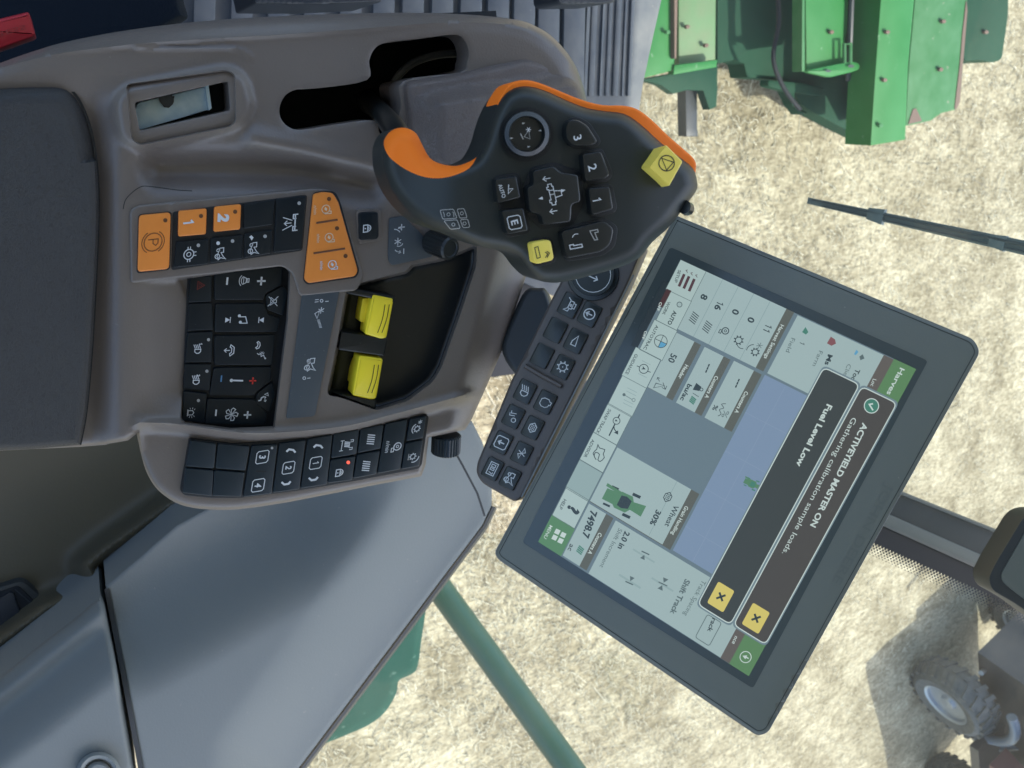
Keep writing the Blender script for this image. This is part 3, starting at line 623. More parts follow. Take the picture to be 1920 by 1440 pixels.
key(root, PL, [(567, 551), (632, 539), (637, 544), (591, 778), (586, 781), (537, 785)], -.001, .0012, [m_label, m_white], [strip], .8, 3, name='label_strip')

# tray, rocker wells and rockers
Pt = Plane(PC.p0+Vector((0, 0, -.018)), PC.n, (-.15, 1), (1, .15))
b = MB(); b.sheet(Pt, inset(tray if area(tray) > 0 else tray[::-1], 2.5), r=12, rd=-.006, step=9, skirt=0, h=lambda X, Y: 0*X); tr = b.build('tray', m_tray, root)
b = MB()
for q in ([(650, 538), (742, 556), (738, 568), (648, 550)], [(640, 622), (727, 634), (720, 668), (634, 656)], [(617, 736), (706, 750), (704, 768), (640, 748)]):
    b = MB(); b.plate(Pt, rnd(q, 4), -.002, .016, 3, 0); b.build('well_divider', m_tray, tr)
def rocker(poly, tip, label):
    b = MB(); n = len(tip)
    b.plate(Pt, rnd(poly, 3), 0, .010, 2.5, 0); b.plate(Pt, rnd(tip, 5), .004, .017, 5, 0)
    x0, y0 = tip[1]; x1, y1 = tip[2]
    for k_ in (9, 17): b.ribbon(Pt, catmull([(x0-k_+1, y0+12), ((x0+x1)/2-k_+3, (y0+y1)/2+2), (x1-k_+1, y1-10)], 5, False), 1.3, .0172, 1)
    b.build('rocker_switch', [m_yel, m_gap], root, label=label)
rocker([(680, 559), (700, 558), (700, 612), (684, 606), (673, 602), (675, 585)], [(698, 551), (738, 559), (724, 634), (714, 636), (683, 626), (690, 590)], 'upper yellow rocker switch, nearer the lock key')
rocker([(668, 676), (690, 672), (682, 728), (664, 724), (658, 720), (662, 695)], [(673, 666), (718, 672), (705, 747), (695, 749), (660, 741), (664, 715)], 'lower yellow rocker switch, nearer the outer key pod')

# outer key pod
PP = Plane(PC.p0+Vector((0, 0, -.0045)), PC.n, (-.16, 1), (1, -.17))
b = MB(); b.plate(PP, rnd([(355, 822), (437, 832), (500, 828), (600, 813), (700, 795), (797, 776), (804, 781), (791, 871), (785, 879), (660, 903), (560, 920), (450, 934), (400, 934), (346, 929), (338, 921)], 5), -.002, .0012, 1); pod = b.build('key_pod', m_gap, root)
Q = lambda poly, ic=(), mats=None, **kw: key(pod, PP, poly, 0, .0034, mats or [m_pod, m_white, m_dim], ic, 1.0, 3, **kw)
Q([(358, 826), (405, 832), (401, 878), (349, 874)]); Q([(409, 832), (468, 837), (460, 882), (404, 878)])
Q([(348, 878), (400, 882), (397, 930), (343, 924)]); Q([(402, 882), (459, 886), (452, 931), (399, 930)])
Q([(472, 836), (520, 833), (509, 925), (456, 932)], [I(PP, (492, 857), 12, BOXB()), T(PP, '3', (492, 857), 12), I(PP, (484, 910), 12, BOXB()), T(PP, '4', (484, 910), 12), I(PP, (490, 884), 10, [('l', [(-.2, -1), (.2, 1)], 2)], 3), D(PP, 510, 840, 2.5, 2)], mats=[m_pod, m_white, m_dim, m_gap])
CH = [('p', [(-.4, -.75), (.1, -.9), (.5, -.35), (.5, .35), (.1, .9), (-.4, .75), (-.4, .45), (.0, .3), (.0, -.3), (-.4, -.45)])]
def chev(c, s_): return lambda b, h: b.ribbon(PP, [(c[0]-9, c[1]-s_*2), (c[0]-4, c[1]+s_*2.5), (c[0]+4, c[1]+s_*1.2), (c[0]+8, c[1]-s_*3.5)], 3.6, h, 1)
Q([(524, 832), (573, 825), (561, 917), (512, 924)], [I(PP, (541, 877), 11.5, BOXB()), T(PP, '2', (541, 877), 11), chev((546, 845), -1), chev((537, 906), 1)])
Q([(577, 824), (623, 815), (613, 908), (564, 916)], [I(PP, (592, 868), 11.5, BOXB()), T(PP, '1', (592, 868), 11), chev((597, 837), -1), chev((588, 898), 1)])
Q([(626, 814), (673, 805), (668, 851), (621, 859)], [I(PP, (641, 836), 9, [('l', [(-1, 0), (1, 0)], 1.3), ('l', [(-1.05, -.4), (-1.05, .4)], 1.2), ('l', [(1.05, -.4), (1.05, .4)], 1.2)]), I(PP, (650, 834), 8, SLASH[:4]), I(PP, (657, 834), 9, [('l', [(-1, -.1), (-1, .5), (-.6, .5), (-.6, -.1)], 1.2), ('l', [(.6, -.1), (.6, .5), (1, .5), (1, -.1)], 1.2), ('l', [(-.6, -.2), (.6, -.2)], 1.2)])])
Q([(620, 863), (666, 855), (660, 900), (615, 906)], [I(PP, (638, 886), 10, LOCK), D(PP, 653, 867, 3.4, 3)], mats=[m_pod, m_white, m_dim, mat('red indicator lamp', (.5, .03, .02), .3, emit=(1.0, .16, .10))], label='lock key with lit red indicator')
Q([(677, 804), (719, 796), (713, 841), (671, 849)], [I(PP, (695, 823), 12, SLASH)]); Q([(670, 853), (712, 845), (705, 889), (663, 897)], [I(PP, (686, 873), 12, SLASH)])
Q([(723, 795), (764, 787), (750, 880), (708, 888)], [I(PP, (743, 838), 11, BLOW), T(PP, 'n/min', (727, 838), 8, 1, .0, .7)])
Q([(769, 786), (799, 780), (793, 821), (762, 827)], [I(PP, (782, 804), 7, GEAR), I(PP, (782, 804), 9.5, [('a', 0, 0, 1, 200, 320, 1.6)]), I(PP, (788, 791), 4, [('l', [(math.cos(t), math.sin(t)), (-math.cos(t), -math.sin(t))], 1.2) for t in (0, 1.05, 2.1)])])
Q([(761, 831), (793, 825), (786, 874), (753, 880)], [I(PP, (774, 856), 7, GEAR), I(PP, (776, 857), 9.5, [('a', 0, 0, 1, -20, 90, 1.6)]), I(PP, (766, 857), 6, [('l', [(-1, 0), (1, 0)], 1.5)], 2)])
# roller
b = MB(); c0 = PC.pt(806, 836, -.022); c1 = PC.pt(866, 828, -.022); ax = (c1-c0); k = 60; vs = []; an = ax.normalized(); e1 = Vector((0, 0, 1)); e2 = an.cross(e1)
cc = (c0+c1)/2
axis = e2                                    # wheel turns about the sideways axis
for t, rr in ((-.0085, .0105), (-.0075, .0118), (.0075, .0118), (.0085, .0105)):
    for j in range(k):
        th = 2*math.pi*j/k; q = rr*(1+(.05 if j % 2 else 0)); vs.append(cc+axis*t+(an*math.cos(th)+e1*math.sin(th))*q)
b.add(vs, [(i*k+j, i*k+(j+1) % k, (i+1)*k+(j+1) % k, (i+1)*k+j) for i in range(3) for j in range(k)]+[tuple(range(k)), tuple(3*k+j for j in range(k))])
b.build('thumbwheel', m_pod, root, label='ribbed dark thumbwheel at the pod corner', ang=20)

# ================================================================== control lever
nJ = (Vector((0, 0, 1))*.86+(-F)*.25).normalized()
p0 = at(1010, 350, .405); PJ = Plane(p0, nJ, (.22, .97), (.98, -.18))
lev = empty('control_lever', PC.pt(720, 210, -.08), 'black handheld drive lever with orange edge and numbered keys', 'control lever')
body = catmull([(716, 300), (717, 272), (728, 250), (746, 240), (765, 241), (781, 251), (792, 272), (806, 296), (826, 307), (855, 311), (880, 303), (895, 292), (909, 265), (917, 238), (926, 212), (940, 185), (955, 170), (975, 162), (1000, 163), (1030, 173), (1065, 189), (1100, 202), (1135, 208), (1170, 213), (1200, 232), (1240, 268), (1275, 295), (1299, 315), (1307, 340), (1305, 358), (1282, 390), (1255, 425), (1222, 455), (1200, 482), (1165, 500), (1110, 516), (1060, 528), (1032, 530), (1008, 524), (986, 503), (970, 482), (945, 470), (900, 462), (850, 442), (800, 424), (765, 400), (735, 362), (720, 325)], 3)
ohook = catmull([(719, 266), (728, 250), (746, 240), (765, 241), (781, 251), (792, 272), (806, 296), (826, 307), (855, 311), (880, 303), (894, 294), (880, 316), (850, 330), (820, 335), (790, 331), (760, 318), (735, 300), (723, 284)], 3)
def hj(X, Y):
    z = -.006*sstep(1180, 1310, X)-.020*sstep(880, 720, X)
    z += .0
    # sunken deck that carries the keys
    return z
class Surf(Plane):
    hf = None
    def pt(s, x_, y_, h=0.0): return Plane.pt(s, x_, y_, h+float(s.hf(np.array([float(x_)]), np.array([float(y_)]))[0]))
class Skin(Plane):                              # points that ride on the grip's rounded surface
    def pt(s, px_, py_, h=0.0):
        X = np.array([px_]); Y = np.array([py_]); q_ = np.clip(1-dist(X, Y, body)/26, 0, 1)
        return Plane.pt(s, px_, py_, h+float((hj(X, Y)-.011*(1-np.sqrt(1-q_*q_)))[0]))
b = MB()
b.sheet(PJ, body, cons=[(inset(ohook if area(ohook) > 0 else ohook[::-1], .6), True)], h=hj, r=26, rd=.011, step=6, skirt=.022,
        matf=lambda X, Y: np.where(pip(X, Y, ohook), 1, 0))
b.build('grip_body', [m_grip, m_gor], lev, ang=60)
rim = catmull([(940, 215), (932, 196), (942, 174), (957, 156), (982, 150), (1010, 155), (1050, 171), (1090, 187), (1130, 197), (1168, 198), (1195, 205), (1222, 225), (1252, 254), (1282, 280), (1301, 298), (1305, 314), (1295, 330), (1240, 300), (1190, 250), (1130, 228), (1060, 210), (1000, 190), (960, 200)], 3)
b = MB(); b.sheet(PJ, rim, r=4, rd=.002, step=8, skirt=.016, h=lambda X, Y: hj(X, Y)-.0105+0*X); b.build('edge_trim', m_gor, lev)
# underside shell
b = MB(); b.sheet(PJ, inset(body if area(body) > 0 else body[::-1], 3), r=3, rd=.001, step=14, skirt=.016, h=lambda X, Y: hj(X, Y)-.022); b.build('grip_base', m_grip, lev)
# stem
st = [PJ.pt(765, 285, -.030), PJ.pt(752, 262, -.040), PJ.pt(738, 240, -.060), PC.pt(718, 215, -.01), PC.pt(700, 196, -.06), PC.pt(694, 190, -.10)]
b = MB(); b.tube(st, [.0068, .0068, .0068, .0072, .008, .010], 14); b.build('lever_stem', m_tray, lev)
JK = lambda poly, h1=.006, ic=(), cr=5, mats=None, r=2.5, **kw: key(lev, PJ, poly, -.004, h1, mats or [m_gkey, m_white, m_dim], ic, r, cr, **kw)
def well(poly, g=5):
    q = rnd(poly, 7); q = q if area(q) > 0 else q[::-1]; b = MB(); b.plate(PJ, inset(q, -g), -.004, .0006, 1.2); return b
W = MB()
for q in ([(1066, 226), (1082, 222), (1103, 233), (1124, 266), (1112, 275), (1075, 276), (1060, 261), (1059, 239)], [(1092, 286), (1127, 281), (1146, 327), (1137, 337), (1097, 342)], [(1103, 350), (1145, 348), (1154, 394), (1110, 407)], [(1052, 432), (1132, 411), (1155, 427), (1150, 460), (1130, 475), (1062, 487)], [(928, 334), (970, 327), (992, 434), (951, 442)], [(999, 317), (1039, 308), (1086, 324), (1092, 381), (1072, 420), (1016, 426), (987, 398), (985, 350)], [(995, 453), (1032, 447), (1040, 488), (1003, 498)]):
    q = rnd(q, 8); q = q if area(q) > 0 else q[::-1]; W.plate(PJ, inset(q, -4), -.004, .0006, 1.2)
W.disc(PJ, 987, 252, 51, .0009, 0, 40)
W.build('key_recess', m_gap, lev)
# dial
b = MB(); k = 44
for r0, r1, h0_, h1_ in ((44, 42, .0, .005), (42, 34, .005, .0065), (34, 32, .0065, .004), (32, .1, .004, .004)):
    A_ = [PJ.pt(988+r0*math.cos(2*math.pi*i/k), 251+r0*math.sin(2*math.pi*i/k), h0_) for i in range(k)]; B_ = [PJ.pt(988+r1*math.cos(2*math.pi*i/k), 251+r1*math.sin(2*math.pi*i/k), h1_) for i in range(k)]
    b.add(A_+B_, [(i, (i+1) % k, k+(i+1) % k, k+i) for i in range(k)], 0)
PX = PJ
for dx, dy, a in ((-27, 7, 0), (25, -7, 180), (-5, -21, 90), (5, 23, 270)): b.icon(PX, (987+dx, 252+dy), 3.5, [('p', [(0, -.8), (.5, .8), (-.5, .8)] if a == 180 else [(0, .8), (-.5, -.8), (.5, -.8)])], .0043, 1)
b.icon(PX, (991, 243), 5, [('l', [(math.cos(t), math.sin(t)), (-math.cos(t), -math.sin(t))], 1.3) for t in (.3, 1.35, 2.4)], .0043, 1)
b.icon(PX, (985, 254), 9, [('L', [(-.9, .9), (.2, -.3), (.9, .8)], 1.2), ('l', [(-.6, -.9), (.7, -.6)], 2)], .0043, 2)
b.build('thumb_dial', [m_gkey, m_white, m_dim], lev, label='round four way thumb dial')
JK([(1066, 226), (1082, 224), (1101, 235), (1121, 266), (1110, 273), (1075, 274), (1062, 261), (1061, 239)], .0055, [T(PX, '3', (1083, 258), 15, 1, .01)], 8, label='lever key numbered 3')
JK([(1092, 289), (1127, 284), (1143, 327), (1136, 335), (1097, 340)], .0055, [T(PX, '2', (1111, 314), 16, 1, .01)], 6, label='lever key numbered 2')
JK([(1103, 353), (1143, 350), (1150, 392), (1110, 404)], .0055, [T(PX, '1', (1119, 375), 16, 1, .02)], 6, label='lever key numbered 1')
JK([(928, 336), (968, 330), (976, 370), (933, 381)], .006, [lambda b, h: b.text(PX, 'AUTO', (934, 347), (942, 372), 7, h, 1, .01), I(PX, (954, 355), 9, [('l', [(-1, .2), (-.1, -.05), (.9, -.3)], 1.4), ('L', [(-.1, -.1), (.0, .9), (.9, -.3)], 1.2)])], 4, label='lever key marked AUTO')
JK([(940, 395), (981, 390), (990, 432), (951, 439)], .006, [I(PX, (965, 417), 13, BOXB(1.6)), T(PX, 'E', (965, 417), 13, 1, .02)], 4, label='lever key marked E in a square')
JK([(999, 320), (1038, 311), (1051, 323), (1084, 328), (1089, 378), (1072, 383), (1070, 416), (1018, 422), (1014, 403), (993, 397), (988, 352), (1001, 346)], .0065, [I(PX, (1038, 364), 20, [('L', [(-1, -.35), (-.75, -.35), (-.75, -.5), (-.5, -.5), (-.5, -.35), (.5, -.35), (.5, -.5), (.75, -.5), (.75, -.35), (1, -.35), (1, 0), (.75, 0), (.75, .1), (-.75, .1), (-.75, 0), (-1, 0)], 1.5), ('L', [(-.3, .1), (-.2, .75), (.25, .75), (.35, .1)], 1.5), ('l', [(-.4, -.35), (-.4, .1)], 1.4), ('l', [(0, -.35), (0, .1)], 1.4)]), I(PX, (1014, 372), 4.5, [('p', [(0, -1), (.7, .8), (-.7, .8)])]), I(PX, (1056, 357), 4.5, [('p', [(0, 1), (-.7, -.8), (.7, -.8)])]), I(PX, (1025, 335), 7, ARROW(0, 1, 0, -1)), I(PX, (1038, 396), 7, ARROW(0, 1, 0, -1))], 6, r=3, name='hat_switch')
JK([(1052, 434), (1132, 414), (1151, 429), (1145, 458), (1128, 472), (1062, 485)], .006, [I(PX, (1079, 460), 11, [('L', [(-.2, -1), (-.2, -.3), (.0, -.3), (.0, 1.1), (.5, 1.1), (.5, -1)], 1.8)]), I(PX, (1074, 444), 7, [('a', .6, 1, 1.2, 150, 250, 1.3)]), I(PX, (1116, 440), 11, [('L', [(-.8, -.7), (-.8, .6), (-.35, .6), (-.35, .0), (.9, .2), (.9, -.3), (-.5, -.7)], 1.8)], 2)], 8, name='reel_rocker')
JK([(995, 455), (1032, 449), (1039, 487), (1003, 496)], .006, [I(PX, (1010, 473), 11, [('L', [(-1, .1), (.9, .1), (1, -.5), (-.9, -.5)], 1.5)], 1), I(PX, (1024, 474), 9, [('l', [(-.3, .2), (.2, .7), (1, 0)], 1.4), ('l', [(-.2, -.2), (.3, .3), (1, -.4)], 1.4)], 1)], 8, mats=[m_yelp, m_blk], label='yellow unloading key with auger mark')
# stop button
b = MB(); top = rnd([(1216, 314), (1248, 271), (1280, 303), (1254, 350)], 4, 3); base = rnd([(1192, 315), (1218, 280), (1268, 300), (1238, 353)], 4, 3)
n = len(top); i1 = inset(top if area(top) > 0 else top[::-1], 2)
if area(top) < 0: top = top[::-1]; base = base[::-1]
vs = [PJ.pt(x, y, -.008) for x, y in base]+[PJ.pt(x, y, .011) for x, y in top]+[PJ.pt(x, y, .0125) for x, y in i1]
b.add(vs, [(k_*n+i, k_*n+(i+1) % n, (k_+1)*n+(i+1) % n, (k_+1)*n+i) for k_ in range(2) for i in range(n)]+[tuple(2*n+i for i in range(n))], 0)
b.ring(PJ, 1250, 306, 14.5, 1.8, .0127, 1, 28); b.ribbon(PJ, [(1241, 297), (1263, 304), (1250, 319)], 1.7, .0127, 1, True)
b.build('stop_button', [m_yelp, m_blk], lev, label='pale yellow square stop button')
# printed emblem near the hook
PSk = Skin(PJ.p0, PJ.n, PJ.a2, PJ.b2); b = MB()
for q in ([(825, 394), (850, 392), (857, 409), (830, 411)], [(857, 392), (870, 391), (876, 408), (862, 409)], [(832, 414), (857, 412), (863, 428), (845, 430)], [(863, 412), (877, 411), (881, 426), (868, 427)]): b.ribbon(PSk, rnd(q, 3), 1.3, .0003, 0, True)
for x, y in ((841, 402), (866, 400), (850, 421), (871, 419)): b.ring(PSk, x, y, 3, 1.1, .0003, 0, 10)
for x in (832, 850): b.ribbon(PSk, [(x-1, 397), (x+1, 402), (x+1, 407)], 1.2, .0003)
b.build('printed_emblem', m_dim, lev)
b = MB(); b.tube([PJ.pt(1283, 388, -.010), PJ.pt(1290, 392, -.014)], .004, 12); b.build('finger_switch', m_gkey, lev)

# ================================================================== monitor
q = np.array([[1276, 487], [1009, 1016], [1404, 1268], [1718, 692]], float)-np.array([960, 720])
A = []
for (u_, v_), (x, y) in zip([(0, 0), (1, 0), (1, 1), (0, 1)], q):
    A.append([u_, v_, 1, 0, 0, 0, -x*u_, -x*v_, -x]); A.append([0, 0, 0, u_, v_, 1, -y*u_, -y*v_, -y])
Hm = np.linalg.svd(np.array(A))[2][-1].reshape(3, 3); Kc = np.diag([1/FPX, 1/FPX, 1]); a_, b_, t_ = Kc@Hm[:, 0], Kc@Hm[:, 1], Kc@Hm[:, 2]
if t_[2] < 0: a_, b_, t_ = -a_, -b_, -t_
s_ = .235/np.linalg.norm(a_); nn = np.cross(a_, b_); nn = nn/np.linalg.norm(nn)
if nn[2] > 0: nn = -nn
W3 = lambda v: U*float(v[0])+R*float(v[1])+F*float(v[2])
PMn = Plane(CAM+W3(t_*s_), W3(nn), (-.46, .89), (.91, .42))
Hi = np.linalg.inv(Hm)
def uv(p): v = Hi@np.array([p[0]-960, p[1]-720, 1]); return v[0]/v[2], v[1]/v[2]
def px(u_, v_): v = Hm@np.array([u_, v_, 1]); return (960+v[0]/v[2], 720+v[1]/v[2])
def rect(pts, g=0):
    us, vs_ = zip(*[uv(p) for p in pts]); u0, u1, v0, v1 = min(us)-g, max(us)+g, min(vs_)-g, max(vs_)+g
    return [px(u0, v0), px(u1, v0), px(u1, v1), px(u0, v1)]
mon = empty('touchscreen_monitor', PMn.pt(1330, 880, -.05), 'black framed touchscreen monitor showing harvest settings and two warnings', 'monitor')
house = rnd([(1268, 404), (1826, 636), (1838, 660), (1440, 1374), (1420, 1380), (934, 1049), (927, 1036), (1262, 412)], 14, 5)
b = MB(); b.sheet(PMn, house, r=7, rd=.003, step=30, skirt=.028, h=lambda X, Y: .004+0*X); hs = b.build('housing', m_bez, mon)
b = MB(); ho = house if area(house) > 0 else house[::-1]; b.ribbon(PMn, inset(ho, 1.5), 2.4, .0030, 0, True); b.build('rim', m_bezr, mon)
b = MB(); b.ribbon(PMn, [inset(ho, 8)[i] for i in range(len(ho))], 1.2, .00415, 0, True); b.build('bezel_seam', m_gap, mon)
b = MB(); gl = rnd([(1256, 462), (1741, 676), (1412, 1292), (978, 1017)], 8); b.ribbon(PMn, gl, 1.5, .0043, 1, True); b.flat(PMn, gl, .0042, 0); b.build('glass', [m_glass, m_bez], mon)
# maker's embossed lettering on the upper frame
b = MB(); b.text(PMn, 'JOHN DEERE', (1662, 905), (1560, 1090), 17, .0043, 0, .01); b.build('embossed_lettering', mat('dark emboss', (.122, .136, .121), .46), mon)
# --- screen picture
SC = {}
def C(name, rgb, k=.9):
    if name not in SC: SC[name] = (len(SC), emat('screen '+name, rgb, k))
    return SC[name][0]
S = MB(); z = .0046; dz = .00005
def Rr(pts, col, lvl, g=0): S.flat(PMn, rect(pts, g), z+dz*lvl, col)
c_bg = C('slate', (104, 124, 134)); c_tile = C('tile', (160, 182, 182)); c_strip = C('strip', (92, 97, 90)); c_gap2 = C('gap', (112, 133, 142))
c_green = C('green', (92, 134, 92)); c_gr2 = C('menu green', (88, 134, 96)); c_brown = C('header brown', (98, 94, 90)); c_map = C('map', (124, 146, 172)); c_txt = C('text', (52, 66, 70))
c_mid = C('mid text', (90, 108, 110)); c_wh = C('white', (196, 212, 208)); c_pop = C('popup', (76, 75, 73)); c_pop2 = C('popup lower', (62, 69, 69)); c_yel = C('yellow', (212, 198, 110)); c_line = C('line', (132, 156, 158)); c_dk = C('dark', (40, 50, 56)); c_redd = C('dark red', (74, 52, 54)); c_blue = C('blue', (92, 160, 196)); c_teal = C('teal', (70, 128, 112)); c_pale = C('pale', (170, 192, 190)); c_cg = C('machine green', (86, 132, 100)); c_faint = C('faint', (146, 170, 170)); c_bar = C('bars', (84, 62, 68)); c_rd = C('barn', (130, 84, 88))
S.flat(PMn, rect([(1276, 487), (1404, 1268), (1718, 692), (1009, 1016)]), z, c_bg)
Rr([(1252, 540), (1244, 526), (1192, 652), (1200, 640)], c_dk, 1)
Rr([(1657, 666), (1367, 1244), (1676, 674)], c_brown, 1); Rr([(1676, 674), (1404, 1268), (1718, 692)], c_green, 1)
def tile(white, top=None, lvl=1, col=None):
    if top: Rr(white+top, c_strip, lvl)
    Rr(white, c_tile if col is None else col, lvl+1)
Rr([(1276, 487), (1009, 1016), (1488, 588)], c_gap2, 1) if False else None
Rr([(1495, 592), (1657, 666), (1439, 700)], c_tile, 2)
tile([(1324, 509), (1271, 617), (1473, 581), (1417, 689)], [(1488, 588)])
for p in ((1352, 530), (1381, 544), (1410, 557), (1441, 571)):
    v_ = uv(p)[1]; u0 = uv((1324, 509))[0]; u1 = uv((1271, 617))[0]; S.ribbon(PMn, [px(u0, v_), px(u1, v_)], .9, z+dz*4, c_line)
TX = lambda t, a, b2, cap, col, bold=.0, lvl=8: S.text(PMn, t, a, b2, cap, z+dz*lvl, col, bold)
def TN(t, c, cap, col, bold=.02, wid=.62, lvl=8): S.word(PMn, t, c, cap, z+dz*lvl, col, bold, wid)
IC = lambda c, r, pr, col, lvl=8: S.icon(PMn, c, r, pr, z+dz*lvl, col)
TX('Harvest Settings', (1464, 608), (1432, 671), 7, c_wh, .015)
for t, c in (('8', (1320, 557)), ('0', (1379, 585)), ('0', (1408, 600))): TN(t, c, 12.5, c_txt, .03, .72)
TN('16', (1348, 573), 12.5, c_txt, .03, .72); TN('11', (1439, 616), 12.5, c_txt, .03, .66)
th = lambda pr, w=1.3: [tuple(list(k_[:-1])+[w]) if k_[0] in 'lL' and len(k_) > 2 else k_ for k_ in pr]
IC((1301, 595), 12, th(SLASH, 1.6), c_txt); IC((1326, 612), 12, th(SLASH, 1.6), c_txt); IC((1358, 620), 10, BLOW, c_txt); IC((1385, 638), 10, GEAR, c_txt); IC((1393, 643), 11, [('a', 0, 0, 1, -60, 30, 1.3)], c_txt); IC((1416, 660), 9, GEAR, c_txt); IC((1424, 648), 6, [('l', [(math.cos(t), math.sin(t)), (-math.cos(t), -math.sin(t))], 1.1) for t in (0, 1.05, 2.1)], c_mid); IC((1412, 658), 12, [('a', 0, 0, 1, 200, 290, 1.3)], c_txt)
# bottom soft keys
keys = [[(1276, 487), (1324, 509), (1250, 540), (1294, 564)], [(1257, 547), (1294, 564), (1231, 601), (1270, 617)], [(1231, 601), (1270, 620), (1199, 655), (1238, 675)], [(1192, 651), (1238, 674), (1212, 728), (1167, 704)], [(1167, 704), (1212, 728), (1184, 780), (1140, 758)], [(1140, 758), (1184, 780), (1156, 835), (1113, 810)], [(1113, 810), (1156, 835), (1130, 887), (1087, 861)], [(1087, 861), (1130, 887), (1104, 938), (1061, 915)], [(1061, 915), (1104, 938), (1076, 991), (1036, 965)], [(1036, 965), (1076, 991), (1053, 1041), (1009, 1016)]]
for i, k_ in enumerate(keys):
    Rr(k_, c_gr2 if i == 9 else (c_faint if i == 7 else c_pale), 3, 0); S.ribbon(PMn, rect(k_), .9, z+dz*4, c_mid, True) if i != 9 else None
TX('SETUP', (1272, 506), (1264, 529), 5.5, c_txt, .01)
for (a, b2) in (((1283, 514), (1273, 537)), ((1292, 518), (1282, 541)), ((1302, 523), (1292, 546))): S.ribbon(PMn, [a, b2], 5.2, z+dz*8, c_bar)
for p in ((1288, 508), (1297, 513), (1306, 517)): IC(p, 3, [('l', [(-.8, .2), (-.1, -.7), (.8, .9)], 1.2)], c_bar)
Rr([(1250, 541), (1257, 548), (1243, 577), (1236, 573)], c_redd, 4); TX('OFF', (1237, 566), (1231, 582), 5, c_wh, .02); TX('OFF', (1209, 620), (1203, 635), 5, c_wh, .02)
TX('WORK', (1252, 565), (1241, 589), 6, c_txt, .01); TX('AUTO', (1263, 582), (1251, 607), 7.5, c_txt, .03); S.disc(PMn, 1274, 571, 5.5, z+dz*8, c_mid); S.disc(PMn, 1274, 571, 4, z+dz*9, c_tile)
TX('AUTOTRAC', (1230, 609), (1206, 654), 6, c_txt, .01); S.ring(PMn, 1239, 640, 12, 1.2, z+dz*8, c_txt)
a9 = [(1239, 640)]+[(1239+11.5*math.cos(t), 640+11.5*math.sin(t)) for t in np.linspace(.4, 2.0, 8)]; S.flat(PMn, a9, z+dz*7, c_blue); S.ribbon(PMn, [(1228, 635), (1250, 645)], 1.1, z+dz*9, c_txt); S.ribbon(PMn, [(1244, 629), (1234, 651)], 1.1, z+dz*9, c_txt)
TX('GUIDANCE', (1191, 663), (1172, 700), 6, c_txt, .01); S.ring(PMn, 1207, 691.6, 8.5, 1.4, z+dz*8, c_txt); IC((1207, 691), 4, [('p', [(0, 1), (-.9, -1), (0, -.4), (.9, -1)])], c_txt); S.ribbon(PMn, [(1194, 686), (1199, 688)], 1.4, z+dz*8, c_txt); S.ribbon(PMn, [(1214, 696), (1220, 698)], 1.4, z+dz*8, c_txt)
for o_ in (-12, 12): S.ribbon(PMn, [(1200-o_*.3, 688+o_), (1216-o_*.3, 696+o_)], .8, z+dz*8, c_line)
S.disc(PMn, 1170, 740, 3, z+dz*8, c_mid, 10); S.ring(PMn, 1188, 750, 3, 1, z+dz*8, c_mid, 12); S.ribbon(PMn, [(1170, 740), (1185, 749)], 1, z+dz*8, c_mid)
for o_ in (-14, -8, 8, 14): S.ribbon(PMn, [(1172-o_*.3, 741+o_), (1190-o_*.3, 750+o_)], .8, z+dz*8, c_line)
TX('SWAP TRACK', (1141, 766), (1117, 811), 6, c_txt, .01); S.ribbon(PMn, [(1162, 777), (1142, 817)], 2.4, z+dz*8, c_txt); S.disc(PMn, 1156, 789, 6.8, z+dz*9, c_pale); S.ring(PMn, 1156, 789, 6.5, 1.4, z+dz*10, c_txt); IC((1156, 789), 2.5, [('p', [(0, 1), (-.9, -1), (.9, -1)])], c_txt, 11); S.ribbon(PMn, [(1151, 799), (1152, 805), (1157, 811)], 1.8, z+dz*8, c_txt); S.flat(PMn, [(1151, 811), (1159, 807), (1159, 815)], z+dz*8, c_txt)
TX('ADVISOR', (1110, 823), (1094, 856), 6, c_txt, .01); S.ribbon(PMn, catmull([(1121, 833), (1124, 840), (1134, 843), (1131, 851), (1133, 858), (1126, 865), (1121, 862), (1124, 852), (1117, 848), (1114, 855), (1118, 862), (1112, 850), (1119, 842)], 2), 1.5, z+dz*8, c_txt, True)
TX('HELP', (1057, 935), (1048, 953), 6, c_txt, .01); TN('?', (1075, 956), 22, c_txt, .05, .6)
TX('MENU', (1031, 984), (1019, 1008), 6, c_wh, .01)
for dx, dy in ((-4, -8), (7, -2), (-9, 3), (2, 9)):
    cx_, cy_ = 1049+dx, 1005+dy; IC((cx_, cy_), 4.6, [('p', [(-1, -1), (1, -1), (1, 1), (-1, 1)])], c_wh)
